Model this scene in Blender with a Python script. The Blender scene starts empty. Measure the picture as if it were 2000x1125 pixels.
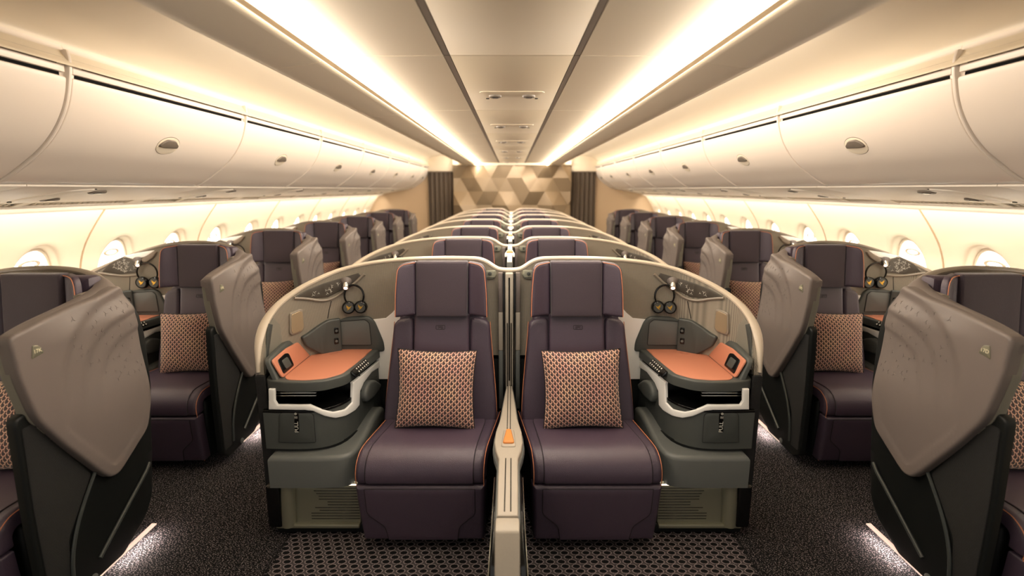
import bpy, bmesh, math, random
import numpy as np
from mathutils import Vector, Matrix
random.seed(4)
SC = bpy.context.scene
COL = SC.collection
PI = math.pi

# ------------------------------------------------------------ camera, world, exposure
CAM_H, PITCH, FPX = 1.6, math.radians(10.9), 1000.0
cd = bpy.data.cameras.new('camera'); cam = bpy.data.objects.new('camera', cd); COL.objects.link(cam)
cam.location = (0, 0, CAM_H); cam.rotation_euler = (PI/2 - PITCH, 0, 0)
cd.sensor_width = 36; cd.lens = 18; cd.clip_start = .02; cd.clip_end = 60
cd.dof.use_dof = True; cd.dof.focus_distance = 2.45; cd.dof.aperture_fstop = 1.35
SC.camera = cam
w = bpy.data.worlds.new('world'); SC.world = w; w.use_nodes = True
w.node_tree.nodes['Background'].inputs[0].default_value = (1.0, .93, .85, 1)
w.node_tree.nodes['Background'].inputs[1].default_value = .7
SC.view_settings.view_transform = 'Standard'; SC.view_settings.look = 'None'
SC.view_settings.exposure = 0.0; SC.view_settings.gamma = 1; SC.view_settings.use_curve_mapping = False

WARM = (1.0, .885, .76)
def area(name, loc, rot, sx, sy, power, col=WARM, spread=PI):
    l = bpy.data.lights.new(name, 'AREA'); l.shape = 'RECTANGLE'; l.size = sx; l.size_y = sy
    l.energy = power; l.color = col; l.spread = spread
    o = bpy.data.objects.new(name, l); COL.objects.link(o); o.location = loc; o.rotation_euler = rot
    return o
def aim(o, d):
    o.rotation_euler = Vector(d).to_track_quat('-Z', 'Y').to_euler()
END = 10.3          # the end wall
def strip(name, x, z, d, wd, power, y0=.9, y1=END-.1):
    # a long lamp lying along the cabin; its long side stays parallel to Y
    o = area(name, (x, (y0+y1)/2, z), (0, 0, 0), wd, y1-y0, power)
    zaxis = -Vector(d).normalized(); yaxis = Vector((0, 1, 0)); xaxis = yaxis.cross(zaxis)
    o.rotation_euler = Matrix((xaxis, yaxis, zaxis)).transposed().to_euler()
    return o
for s in (-1, 1):
    strip('cove_lamp', s*1.0, CAM_H+.545, (s*1, 0, .22), .05, 42, y0=2.2)                 # lights the cove over the bins
    strip('ceiling_edge_lamp', s*.690, CAM_H+.472, (-s*1, 0, .15), .02, 60, y0=.5)        # grazes the ceiling from the lip
    strip('sidewall_wash_lamp', s*2.48, CAM_H-.125, (s*.8, 0, -1), .06, 36).data.spread = math.radians(150)          # under the service panels
    strip('bin_wash_lamp', -s*.705, CAM_H+.480, (s*1, 0, -.6), .025, 32, y0=1.3)     # from the ceiling edge across to the bins opposite
strip('overhead_fill', 0, CAM_H+.44, (0, 0, -1), .5, 60, y0=1.0)  # added fill light facing down along the ceiling middle

# ------------------------------------------------------------ materials
def lin(c): return tuple(((v/255)/12.92 if v <= 10 else (((v/255)+.055)/1.055)**2.4) for v in c)
MATS = {}
class NT:
    def __init__(s, m): s.t = m.node_tree; s.b = s.t.nodes['Principled BSDF']
    def n(s, ty, **k):
        x = s.t.nodes.new(ty)
        for a, v in k.items(): setattr(x, a, v)
        return x
    def l(s, a, b): s.t.links.new(a, b)
    def m(s, op, a, b=None, c=None):
        x = s.t.nodes.new('ShaderNodeMath'); x.operation = op
        for i, v in enumerate((a, b, c)):
            if v is None: continue
            if isinstance(v, (int, float)): x.inputs[i].default_value = v
            else: s.l(v, x.inputs[i])
        return x.outputs[0]
    def mix(s, f, a, b):
        x = s.t.nodes.new('ShaderNodeMix'); x.data_type = 'RGBA'
        for i, v in ((0, f), (6, a), (7, b)):
            if isinstance(v, (int, float)): x.inputs[i].default_value = v
            elif isinstance(v, tuple): x.inputs[i].default_value = (*v, 1)
            else: s.l(v, x.inputs[i])
        return x.outputs[2]
def mat(name, rgb, rough=.5, metal=0, bump=None, emit=None, sheen=0, coat=0, spec=.5):
    if name in MATS: return MATS[name]
    m = bpy.data.materials.new(name); m.use_nodes = True; MATS[name] = m
    t = NT(m); b = t.b; c = lin(rgb)
    b.inputs['Base Color'].default_value = (*c, 1); b.inputs['Roughness'].default_value = rough
    b.inputs['Metallic'].default_value = metal; b.inputs['Specular IOR Level'].default_value = spec
    if sheen: b.inputs['Sheen Weight'].default_value = sheen
    if coat: b.inputs['Coat Weight'].default_value = coat
    if emit:
        b.inputs['Emission Color'].default_value = (*lin(emit[0]), 1); b.inputs['Emission Strength'].default_value = emit[1]
    if bump:
        kind, scale, strength, cvar = bump
        tc = t.n('ShaderNodeTexCoord').outputs['Object']
        if kind == 'noise':
            x = t.n('ShaderNodeTexNoise'); x.inputs['Scale'].default_value = scale; x.inputs['Detail'].default_value = 4; t.l(tc, x.inputs['Vector']); f = x.outputs['Fac']
        elif kind == 'leather':
            x = t.n('ShaderNodeTexVoronoi'); x.inputs['Scale'].default_value = scale; t.l(tc, x.inputs['Vector']); f = x.outputs['Distance']
        elif kind == 'weave':
            sp = t.n('ShaderNodeSeparateXYZ'); t.l(tc, sp.inputs[0])
            h = t.m('ADD', sp.outputs[0], sp.outputs[1])
            a = t.m('SINE', t.m('MULTIPLY', h, scale)); z = t.m('SINE', t.m('MULTIPLY', sp.outputs[2], scale*.8))
            f = t.m('ADD', t.m('MULTIPLY', t.m('MULTIPLY', a, z), .5), .5)
        elif kind == 'lines':
            sp = t.n('ShaderNodeSeparateXYZ'); t.l(tc, sp.inputs[0])
            n2 = t.n('ShaderNodeTexNoise'); n2.inputs['Scale'].default_value = 6; t.l(tc, n2.inputs['Vector'])
            h = t.m('ADD', sp.outputs[0], sp.outputs[1])
            z = t.m('MULTIPLY', t.m('SINE', t.m('MULTIPLY', sp.outputs[2], 900)), .25)
            a = t.m('SINE', t.m('MULTIPLY', h, scale))
            f = t.m('ADD', t.m('MULTIPLY', t.m('ADD', a, z), .4), .5)
        if strength:
            bp = t.n('ShaderNodeBump'); bp.inputs['Strength'].default_value = strength; bp.inputs['Distance'].default_value = .002
            t.l(f, bp.inputs['Height']); t.l(bp.outputs[0], b.inputs['Normal'])
        if cvar:
            t.l(t.mix(f, tuple(v*(1-cvar) for v in c), tuple(min(1, v*(1+cvar)) for v in c)), b.inputs['Base Color'])
    return m
cream = mat('cream_panel', (232, 219, 196), .45, bump=('noise', 350, .04, .015))
psumat = mat('service_cream', (246, 236, 220), .5)
creamwall = mat('sidewall_cream', (238, 226, 200), .55, bump=('noise', 300, .05, .01))
binmat = mat('bin_cream', (234, 222, 208), .38, bump=('noise', 400, .04, .01))
ceilmat = mat('ceiling_beige', (222, 206, 178), .6, bump=('noise', 300, .06, .02))
groove = mat('groove_grey', (128, 114, 99), .5)
black = mat('black', (3, 3, 3), .8, spec=.1)
seam = mat('seam_dark', (14, 10, 12), .7)
purple = mat('purple_leather', (63, 51, 65), .42, bump=('leather', 420, .35, .10), spec=.6)
purple_c = mat('purple_fabric', (56, 44, 54), .7, bump=('noise', 500, .5, .18), sheen=.25)
purple_b = mat('purple_leather_centre', (70, 57, 71), .40, bump=('leather', 420, .3, .08), spec=.6)
orange = mat('orange_piping', (196, 124, 88), .5)
tan = mat('orange_leather', (192, 124, 96), .5, bump=('noise', 500, .15, .05))
tanpad = mat('orange_pad', (206, 130, 64), .45)
taupe = mat('taupe_shell', (108, 99, 94), .48, bump=('noise', 600, .10, .04), spec=.45)
taupe2 = mat('taupe_shell_lower', (104, 95, 88), .5, bump=('noise', 600, .10, .04))
rimmat = mat('rim_champagne', (194, 181, 162), .35, bump=('noise', 500, .04, .01))
rimtaupe = mat('rim_taupe', (134, 124, 110), .4)
fabric = mat('weave_taupe', (134, 126, 112), .8, bump=('lines', 1400, .5, .30))
meshfab = mat('mesh_grey', (126, 122, 110), .8, bump=('weave', 1500, .6, .45))
darkmesh = mat('mesh_black', (21, 21, 21), .8, bump=('weave', 1300, .8, .6))
darkgrey = mat('charcoal_green', (68, 71, 68), .5, bump=('noise', 700, .12, .05))
midgrey = mat('slate_grey', (92, 95, 92), .45, bump=('noise', 700, .15, .06))
barmat = mat('dark_bar', (52, 56, 54), .4)
carcass = mat('carcass_black', (12, 15, 14), .5, spec=.35)
gloss = mat('gloss_black', (12, 12, 12), .15)
white = mat('white_trim', (250, 248, 242), .35)
chrome = mat('chrome', (190, 190, 184), .2, 1)
bronze = mat('brushed_bronze', (132, 130, 112), .35, .45)
goldm = mat('gold', (214, 168, 70), .3, .8)
beigegrey = mat('divider_beige', (160, 151, 137), .45, bump=('noise', 200, .15, .06))
greenpale = mat('pale_seat_pod', (128, 128, 112), .5)
lens = mat('lamp_lens', (70, 64, 56), .4)
marks = mat('pale_marks', (206, 202, 190), .4)
handlem = mat('shade_handle_beige', (206, 192, 170), .5)
lit = mat('strip_emitter', (255, 240, 215), .5, emit=((255, 240, 214), 6))
daylight = mat('window_daylight', (255, 252, 244), .5, emit=((255, 250, 240), 4))
floorled = mat('floor_led', (255, 230, 215), .5, emit=((255, 220, 204), .6))
lampglow = mat('lamp_glow', (255, 245, 225), .5, emit=((255, 240, 215), 3))
badgetext = mat('badge_text', (232, 224, 190), .5)
wallbeige = mat('end_wall_beige', (196, 170, 138), .5)
panelgold = mat('relief_bronze', (140, 122, 98), .45, .25, bump=('noise', 60, .04, .04))
curtainm = mat('curtain_brown', (92, 80, 68), .8, bump=('noise', 200, .2, .1))
spotm = mat('spot_grey', (112, 102, 90), .5)
mirror = mat('mirror_bronze', (178, 158, 128), .25, .4)

def pillow_material():
    m = bpy.data.materials.new('pillow_print'); m.use_nodes = True; t = NT(m); b = t.b
    uv = t.n('ShaderNodeUVMap').outputs[0]; sp = t.n('ShaderNodeSeparateXYZ'); t.l(uv, sp.inputs[0])
    NX, NY = 13.5, 13.5
    def motif(ox, oy):
        x = t.m('ADD', t.m('MULTIPLY', sp.outputs[0], NX), ox); y = t.m('ADD', t.m('MULTIPLY', sp.outputs[1], NY), oy)
        x = t.m('SUBTRACT', t.m('FRACT', x), .5); y = t.m('SUBTRACT', t.m('FRACT', y), .5)
        r = t.m('SQRT', t.m('ADD', t.m('MULTIPLY', x, x), t.m('MULTIPLY', y, y)))
        a = t.m('ADD', t.m('ARCTAN2', y, x), t.m('MULTIPLY', r, 1.6))              # curved arms
        a = t.m('SUBTRACT', t.m('FLOORED_MODULO', t.m('ADD', a, 4*PI+.4), 2*PI/3), PI/3)
        xx = t.m('MULTIPLY', r, t.m('COSINE', a)); yy = t.m('ABSOLUTE', t.m('MULTIPLY', r, t.m('SINE', a)))
        wdt = t.m('ADD', .065, t.m('MULTIPLY', xx, .16))
        on = t.m('MULTIPLY', t.m('LESS_THAN', yy, wdt), t.m('LESS_THAN', xx, .40))
        return on, t.m('MULTIPLY', on, t.m('LESS_THAN', yy, .034))
    ma, ca = motif(0, 0); mb_, cb = motif(.5, .5)
    m1 = t.m('MAXIMUM', ma, mb_); core = t.m('MAXIMUM', ca, cb)
    nz = t.n('ShaderNodeTexNoise'); nz.inputs['Scale'].default_value = 3.2; t.l(uv, nz.inputs['Vector'])
    cr = t.n('ShaderNodeValToRGB'); cr.color_ramp.elements[0].position = .35; cr.color_ramp.elements[1].position = .65
    cr.color_ramp.elements[0].color = (*lin((178, 104, 94)), 1); cr.color_ramp.elements[1].color = (*lin((204, 154, 112)), 1)
    t.l(nz.outputs[0], cr.inputs[0])
    c1 = t.mix(core, cr.outputs[0], lin((236, 208, 186)))
    c = t.mix(m1, lin((54, 40, 42)), c1)
    t.l(c, b.inputs['Base Color']); b.inputs['Roughness'].default_value = .75; b.inputs['Sheen Weight'].default_value = .3
    bp = t.n('ShaderNodeBump'); bp.inputs['Strength'].default_value = .4; bp.inputs['Distance'].default_value = .002
    t.l(m1, bp.inputs['Height']); t.l(bp.outputs[0], b.inputs['Normal'])
    return m
pillowm = pillow_material()

def carpet_material():
    m = bpy.data.materials.new('carpet'); m.use_nodes = True; t = NT(m); b = t.b
    tc = t.n('ShaderNodeTexCoord').outputs['Object']; sp = t.n('ShaderNodeSeparateXYZ'); t.l(tc, sp.inputs[0])
    X, Y = sp.outputs[0], sp.outputs[1]
    mp = t.n('ShaderNodeMapping'); mp.inputs['Scale'].default_value = (150, 300, 1); t.l(tc, mp.inputs[0])
    wn = t.n('ShaderNodeTexNoise'); wn.inputs['Scale'].default_value = 1; wn.inputs['Detail'].default_value = 1; t.l(mp.outputs[0], wn.inputs['Vector'])
    speck = t.m('MULTIPLY', t.m('GREATER_THAN', wn.outputs[0], .615), .8)
    # woven rings under the seats
    gx = t.m('MULTIPLY', X, 1/.048); gy = t.m('MULTIPLY', Y, 1/.028)
    row = t.m('FLOOR', gy)
    fx = t.m('SUBTRACT', t.m('FRACT', t.m('ADD', gx, t.m('MULTIPLY', row, .3))), .5)
    fy = t.m('SUBTRACT', t.m('FRACT', gy), .5)
    r = t.m('SQRT', t.m('ADD', t.m('MULTIPLY', t.m('MULTIPLY', fx, fx), 7.0), t.m('MULTIPLY', t.m('MULTIPLY', fy, fy), 4.6)))
    ring = t.m('LESS_THAN', t.m('ABSOLUTE', t.m('SUBTRACT', r, 1.0)), .14)
    outside = t.m('GREATER_THAN', r, 1.2)
    thr = t.m('SINE', t.m('MULTIPLY', X, 900)); thy = t.m('SINE', t.m('MULTIPLY', Y, 1100))
    dots = t.m('GREATER_THAN', t.m('MULTIPLY', thr, thy), -.15)
    dash = t.m('GREATER_THAN', thy, .0)
    weave = t.m('MAXIMUM', t.m('MULTIPLY', ring, dots), t.m('MULTIPLY', t.m('MULTIPLY', outside, dash), .35))
    inside = t.m('MULTIPLY', t.m('LESS_THAN', t.m('ABSOLUTE', X), t.m('ADD', .99, t.m('MULTIPLY', wn.outputs[0], .1))), 1.0)
    f = t.m('MINIMUM', 1, t.m('ADD', t.m('MULTIPLY', speck, t.m('SUBTRACT', 1, inside)), t.m('MULTIPLY', weave, inside)))
    n3 = t.n('ShaderNodeTexNoise'); n3.inputs['Scale'].default_value = 2.2; t.l(tc, n3.inputs['Vector'])
    lc = t.mix(n3.outputs[0], lin((148, 142, 140)), lin((140, 122, 124)))
    t.l(t.mix(f, lin((17, 17, 18)), lc), b.inputs['Base Color']); b.inputs['Roughness'].default_value = .95; b.inputs['Specular IOR Level'].default_value = .1
    return m

# ------------------------------------------------------------ placing and mesh helpers
# every seat unit is drawn in one set of unit coordinates (the unit left of the centre divider, first row);
# PL says where the unit being built stands: side of the aisle, shift across, shift along.
class PL: S = 1; DX = 0; OX = 0; DY = 0
def thing(name, base, label, cat, group=None):
    o = bpy.data.objects.new(name, None); COL.objects.link(o); o.empty_display_size = .05
    o.location = (PL.S*(base[0]+PL.DX)+PL.OX, base[1]+PL.DY, base[2])
    o['label'] = label; o['category'] = cat
    if group: o['group'] = group
    BASE[o.name] = Vector(base); return o
BASE = {}
def tag(o, label=None, cat=None, group=None, kind=None):
    for k, v in (('label', label), ('category', cat), ('group', group), ('kind', kind)):
        if v: o[k] = v
    return o
def inset_loops(poly, depths):
    """move an outline inwards by each depth without letting it cross itself"""
    P = np.array(poly, float); A = P; B = np.roll(P, -1, 0); D = B-A; LL = (D**2).sum(1)+1e-18
    nrm = np.stack([-D[:, 1], D[:, 0]], 1)/np.sqrt(LL)[:, None]; vn = nrm+np.roll(nrm, 1, 0); vn /= np.linalg.norm(vn, axis=1)[:, None]+1e-12
    X = P+vn*1e-5; out = []; cur = 0; big = max(depths)
    for t in depths:
        k = max(1, int(math.ceil((t-cur)/(big/10)))); h = (t-cur)/k
        for i in range(k):
            cur += h
            W = X[:, None]-A[None]; u = np.clip((W*D[None]).sum(2)/LL[None], 0, 1); V = W-u[..., None]*D[None]
            d = np.sqrt((V**2).sum(2))+1e-12; dm = d.min(1)
            w_ = np.exp(-(d-dm[:, None])/(big*.06+1e-6)); G = (V/d[..., None]*w_[..., None]).sum(1); gn = np.linalg.norm(G, axis=1)[:, None]+1e-9
            g = G/gn; ok = gn[:, 0] > .25*w_.sum(1)**0
            X = X+g*np.clip(cur-dm, 0, 2.5*h)[:, None]*ok[:, None]
        out.append([tuple(p) for p in X])
    return out
class MB:
    def __init__(s): s.bm = bmesh.new()
    def add(s, vs, fs):
        b = [s.bm.verts.new(v) for v in vs]
        for f in fs:
            try: s.bm.faces.new([b[i] for i in f])
            except ValueError: pass
        return b
    def merge(s, other):
        me = bpy.data.meshes.new('tmp'); other.to_mesh(me); s.bm.from_mesh(me); bpy.data.meshes.remove(me); other.free(); return s
    def box(s, x0, x1, y0, y1, z0, z1, r=0, seg=2, f=None, cuts=None):
        b = bmesh.new(); bmesh.ops.create_cube(b, size=1)
        for v in b.verts: v.co = Vector(((x0+x1)/2+v.co.x*(x1-x0), (y0+y1)/2+v.co.y*(y1-y0), (z0+z1)/2+v.co.z*(z1-z0)))
        if r: bmesh.ops.bevel(b, geom=b.edges[:], offset=r, segments=seg, affect='EDGES', profile=.5)
        if cuts:
            for ax, n in enumerate(cuts):
                lo, hi = ((x0, x1), (y0, y1), (z0, z1))[ax]; no = [0, 0, 0]; no[ax] = 1
                for k in range(1, n):
                    p = [0, 0, 0]; p[ax] = lo+(hi-lo)*k/n
                    bmesh.ops.bisect_plane(b, geom=b.verts[:]+b.edges[:]+b.faces[:], plane_co=p, plane_no=no)
        if f:
            for v in b.verts: v.co = Vector(f(*v.co))
        return s.merge(b)
    def grid(s, P, wrap=False):
        n, m = len(P), len(P[0]); vs = [p for r in P for p in r]; fs = []
        for i in range(n-1):
            for j in range(m if wrap else m-1):
                k = (j+1) % m; fs.append((i*m+j, i*m+k, (i+1)*m+k, (i+1)*m+j))
        return s.add(vs, fs)
    def tube(s, path, r, n=8, closed=False, cap=True, up=(0, 0, 1)):
        P = [Vector(p) for p in path]; rings = []; L = len(P)
        prev = None
        for i, p in enumerate(P):
            if closed: d = P[(i+1) % L]-P[i-1]
            else: d = P[min(i+1, L-1)]-P[max(i-1, 0)]
            d.normalize()
            a = prev if prev is not None else (Vector(up) if abs(d.dot(Vector(up))) < .95 else Vector((1, 0, 0)))
            a = (a-d*a.dot(d)).normalized(); prev = a; b = d.cross(a)
            rr = r[i] if isinstance(r, (list, tuple)) else r
            rings.append([p+a*math.cos(2*PI*k/n)*rr+b*math.sin(2*PI*k/n)*rr for k in range(n)])
        if closed: rings.append(rings[0])
        bs = s.grid(rings, wrap=True)
        if cap and not closed:
            try: s.bm.faces.new(bs[:n]); s.bm.faces.new(bs[-n:])
            except ValueError: pass
        return s
    def lathe(s, c, axis, prof, n=24):
        c = Vector(c); ax = Vector(axis).normalized(); a = ax.orthogonal().normalized(); b = ax.cross(a)
        rings = [[c+ax*h+(a*math.cos(2*PI*k/n)+b*math.sin(2*PI*k/n))*r for k in range(n)] for r, h in prof]
        bs = s.grid(rings, wrap=True)
        for q in (bs[:n], bs[-n:]):
            try: s.bm.faces.new(q)
            except ValueError: pass
        return s
    def pad(s, poly, f, th, bev=.004, nb=3, step=None, n0=0):
        """a plate with a rounded edge; poly is its outline in (a, b); f(a, b, n) puts it in space"""
        q_ = []
        for p in poly:
            if not q_ or math.hypot(p[0]-q_[-1][0], p[1]-q_[-1][1]) > 2e-4: q_.append(p)
        while math.hypot(q_[0][0]-q_[-1][0], q_[0][1]-q_[-1][1]) < 2e-4: q_.pop()
        poly = q_
        if sum(poly[i-1][0]*poly[i][1]-poly[i][0]*poly[i-1][1] for i in range(len(poly))) < 0: poly = poly[::-1]
        b = bmesh.new(); rings = [[b.verts.new((x, y, 0)) for x, y in poly], [b.verts.new((x, y, th-bev)) for x, y in poly]]
        for t_, Q in zip([bev*math.sin(PI/2*(k+1)/nb) for k in range(nb)], inset_loops(poly, [bev*(1-math.cos(PI/2*(k+1)/nb)) for k in range(nb)])):
            rings.append([b.verts.new((x, y, th-bev+t_)) for x, y in Q])
        m_ = len(poly)
        for r0, r1 in zip(rings, rings[1:]):
            for i in range(m_): b.faces.new((r0[i], r0[(i+1) % m_], r1[(i+1) % m_], r1[i]))
        b.faces.new(rings[0][::-1]); b.faces.new(rings[-1])
        bmesh.ops.remove_doubles(b, verts=b.verts[:], dist=6e-5)
        if step:
            bmesh.ops.triangulate(b, faces=[q for q in b.faces if len(q.verts) > 4])
        if step:
            for ax in (0, 1):
                st = step[ax]
                if not st: continue
                lo = min(p[ax] for p in poly); hi = max(p[ax] for p in poly); k = max(1, int(math.ceil((hi-lo)/st)))
                no = [0, 0, 0]; no[ax] = 1
                for i in range(1, k):
                    p = [0, 0, 0]; p[ax] = lo+(hi-lo)*i/k
                    bmesh.ops.bisect_plane(b, geom=b.verts[:]+b.edges[:]+b.faces[:], plane_co=p, plane_no=no)
        bmesh.ops.triangulate(b, faces=[q for q in b.faces if len(q.verts) > 4])
        for v in b.verts: v.co = Vector(f(v.co.x, v.co.y, v.co.z+n0))
        return s.merge(b)
    def build(s, name, m, parent=None, label=None, flat=False, recalc=True, world=False):
        if recalc: bmesh.ops.recalc_face_normals(s.bm, faces=s.bm.faces[:])
        me = bpy.data.meshes.new(name)
        par = parent; B = None
        while par is not None and par.name not in BASE: par = par.parent
        B = BASE[par.name] if par is not None else Vector((0, 0, 0))
        S = 1 if world else PL.S
        for v in s.bm.verts: v.co = Vector((S*(v.co.x-B.x), v.co.y-B.y, v.co.z-B.z))
        if S < 0: bmesh.ops.reverse_faces(s.bm, faces=s.bm.faces[:])
        s.bm.to_mesh(me); s.bm.free()
        if not flat:
            for p in me.polygons: p.use_smooth = True
            try: me.set_sharp_from_angle(angle=math.radians(42))
            except Exception: pass
        me.materials.append(m)
        o = bpy.data.objects.new(name, me); COL.objects.link(o)
        if parent is not None: o.parent = parent
        if label: o['label'] = label
        return o
def text(s, body, size, mapf, m, name, parent, depth=.0006):
    cu = bpy.data.curves.new('t', 'FONT'); cu.body = body; cu.size = size; cu.extrude = depth; cu.align_x = 'CENTER'; cu.align_y = 'CENTER'; cu.resolution_u = 3
    to = bpy.data.objects.new('t', cu); COL.objects.link(to)
    dg = bpy.context.evaluated_depsgraph_get(); me = bpy.data.meshes.new_from_object(to.evaluated_get(dg))
    mb = MB(); mb.bm.from_mesh(me)
    bpy.data.objects.remove(to); bpy.data.curves.remove(cu); bpy.data.meshes.remove(me)
    for v in mb.bm.verts: v.co = Vector(mapf(v.co.x*s, v.co.y, v.co.z))
    return mb.build(name, m, parent, flat=True)

def smooth(pts, n=2, closed=False):
    P = [Vector(p) for p in pts]
    for _ in range(n):
        Q = [] if closed else [P[0]]; L = len(P)
        for i in range(L if closed else L-1):
            a, b = P[i], P[(i+1) % L]; Q += [a*.75+b*.25, a*.25+b*.75]
        if not closed: Q.append(P[-1])
        P = Q
    return P
def rounded(poly, r, n=4):
    out = []; L = len(poly)
    for i in range(L):
        p = Vector(poly[i]); a = Vector(poly[i-1]); b = Vector(poly[(i+1) % L])
        rr = r[i] if isinstance(r, (list, tuple)) else r
        if rr <= 0: out.append(tuple(p)); continue
        k = min(rr, (a-p).length*.45, (b-p).length*.45)
        p0 = p+(a-p).normalized()*k; p1 = p+(b-p).normalized()*k
        for j in range(n+1):
            u = j/n; out.append(tuple(p0*(1-u)**2+p*2*u*(1-u)+p1*u*u))
    return out
def ss(x, a, b):
    u = max(0, min(1, (x-a)/(b-a))); return u*u*(3-2*u)
class Path2:
    """a smooth line in plan or in profile, measured along its length"""
    def __init__(s, pts, n=2, flip=1):
        s.P = smooth([(*p[:2], p[2] if len(p) > 2 else 0) for p in pts], n); s.flip = flip
        s.s = [0]
        for a, b in zip(s.P, s.P[1:]): s.s.append(s.s[-1]+(b.xy-a.xy).length)
        s.L = s.s[-1]
        s.N = []
        for i in range(len(s.P)):
            d = (s.P[min(i+1, len(s.P)-1)].xy-s.P[max(i-1, 0)].xy).normalized(); s.N.append(Vector((-d.y, d.x))*flip)
    def at(s, t):
        if t <= 0: i, u = 0, t/(s.s[1]-s.s[0])
        elif t >= s.L: i = len(s.P)-2; u = (t-s.s[i])/(s.s[i+1]-s.s[i])
        else:
            i = max(k for k in range(len(s.s)-1) if s.s[k] <= t); u = (t-s.s[i])/(s.s[i+1]-s.s[i])
        uc = max(0, min(1, u))
        return s.P[i].lerp(s.P[i+1], u) if 1 else None, s.N[i].lerp(s.N[i+1], uc).normalized()
    def f(s, t, z, n):
        p, N = s.at(t); return (p.x+N.x*n, p.y+N.y*n, z)
CAMC = (.014, 0)             # the camera seen from the centre unit's coordinates
CAMS = (1.66+.003, -.76)      # ... and from the second left window unit's
def ray(px, py):
    u, v = px-1000, 562.5-py
    return Vector((u, FPX*math.cos(PITCH)+v*math.sin(PITCH), v*math.cos(PITCH)-FPX*math.sin(PITCH)))
def hit(px, py, path, c=CAMC, off=0):
    """where the line of sight meets an upright surface over a plan path -> (length along it, height)"""
    d = ray(px, py); best = None
    for i in range(len(path.P)-1):
        a = path.P[i].xy+path.N[i]*off; b = path.P[i+1].xy+path.N[i+1]*off
        e = b-a; den = d.x*e.y-d.y*e.x
        if abs(den) < 1e-9: continue
        ax, ay = a.x-c[0], a.y-c[1]
        t = (ax*e.y-ay*e.x)/den; q = (ax*d.y-ay*d.x)/den
        lo = -.5/e.length if i == 0 else -.001; hi = 1+.5/e.length if i == len(path.P)-2 else 1.001
        if t > 0 and lo <= q <= hi and (best is None or t < best[0]):
            best = (t, path.s[i]+q*(path.s[i+1]-path.s[i]), CAM_H+d.z*t)
    if best is None: raise ValueError('no hit %s %s' % (px, py))
    return (best[1], best[2])
def onz(px, py, z, c=CAMC):
    d = ray(px, py); t = (z-CAM_H)/d.z; return (c[0]+d.x*t, c[1]+d.y*t)
ORD = ['front', 'second', 'third', 'fourth', 'fifth', 'sixth', 'seventh']
def copy_tree(o, parent=None):
    c = o.copy(); COL.objects.link(c)
    if parent is not None:
        c.parent = parent; c.matrix_parent_inverse = o.matrix_parent_inverse
    for ch in list(o.children): copy_tree(ch, c)
    return c

# ------------------------------------------------------------ the cabin
U = CAM_H
Y0, MOD = -1.9, 1.27
fl = MB(); fl.grid([[(x, y, 0) for x in (-2.9, 2.9)] for y in (-2, END+.1)])
tag(fl.build('floor', carpet_material(), world=True), kind='structure')

def extr(mb, prof, y0, y1, th=0, ny=1):
    """a profile in (x, z) drawn along the cabin; th gives it a back"""
    rows = [[(x, y0+(y1-y0)*k/ny, z) for x, z in prof] for k in range(ny+1)]
    mb.grid(rows)
CMOD = 1.375
mods = [2.08+CMOD*k for k in range(-3, 8)]
cp = MB(); cs = MB()
cprof = [(.262, .500), (.35, .500), (.45, .499), (.55, .499), (.60, .500), (.65, .505)]
for a, b in zip(mods, mods[1:]):
    b = min(b, END); 
    if a >= END: continue
    cp.box(-.236, .236, a+.004, b-.004, U+.500, U+.515, r=.003, seg=2)
    for s in (-1, 1):
        pr = [(s*x, U+z) for x, z in cprof]; back = [(x, z+.012) for x, z in pr]
        loop = pr+back[::-1]
        v0 = [(x, a+.004, z) for x, z in loop]; v1 = [(x, b-.004, z) for x, z in loop]
        bs = cp.grid([v0, v1], wrap=True)
        cp.bm.faces.new(bs[:len(loop)]); cp.bm.faces.new(bs[len(loop):])
tag(cp.build('ceiling', ceilmat, world=True), kind='structure')
bk = MB(); bk.box(-.66, .66, Y0, END, U+.525, U+.54)
tag(bk.build('ceiling', groove, world=True), kind='structure')
for s in (-1, 1):
    g = MB()
    for a, b in zip(mods, mods[1:]):
        if a < END: g.box(s*.249-.012, s*.249+.012, a+.006, min(b, END)-.006, U+.5003, U+.522)
    tag(g.build('trim_%d' % (1 if s < 0 else 2), groove, world=True), kind='structure')
    # cove above the bins
    cv = MB(); pr = [(-1.60, .44), (-1.645, .50), (-1.64, .545), (-1.58, .60), (-1.45, .635), (-1.25, .65), (-1.0, .655), (-.85, .65), (-.80, .60), (-.78, .54), (-.66, .535)]
    P = smooth([(x, 0, U+z) for x, z in pr], 2)
    PL.S = -s
    extr(cv, [(p.x, p.z) for p in P], Y0, END)
    tag(cv.build('ceiling', cream, recalc=False), kind='structure')
    # lip panel that hides the lamps
    for a, b in zip(mods, mods[1:]):
        if a >= END: continue
    lp = MB()
    for a, b in zip(mods, mods[1:]):
        if a >= END: continue
        b = min(b, END)
        loop = [(-.728, .485), (-.733, .478), (-.75, .474), (-.85, .458), (-.90, .455), (-.935, .459), (-.945, .466), (-.94, .474), (-.90, .474), (-.76, .492), (-.735, .492)]
        v0 = [(x, a+.002, U+z) for x, z in loop]; v1 = [(x, b-.002, U+z) for x, z in loop]
        bs = lp.grid([v0, v1], wrap=True); lp.bm.faces.new(bs[:len(loop)]); lp.bm.faces.new(bs[len(loop):])
    tag(lp.build('trim_%d' % (3 if s < 0 else 4), cream), kind='structure')
    st = MB(); st.grid([[(-.655, y, U+.5055), (-.70, y, U+.508), (-.738, y, U+.515)] for y in (.2, END-.02)])
    o = st.build('light_strip', lit)
    tag(o, 'long glowing warm light strip along the %s edge of the ceiling' % ('left' if s < 0 else 'right'), 'light strip', 'ceiling light strips')
PL.S = 1

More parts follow.
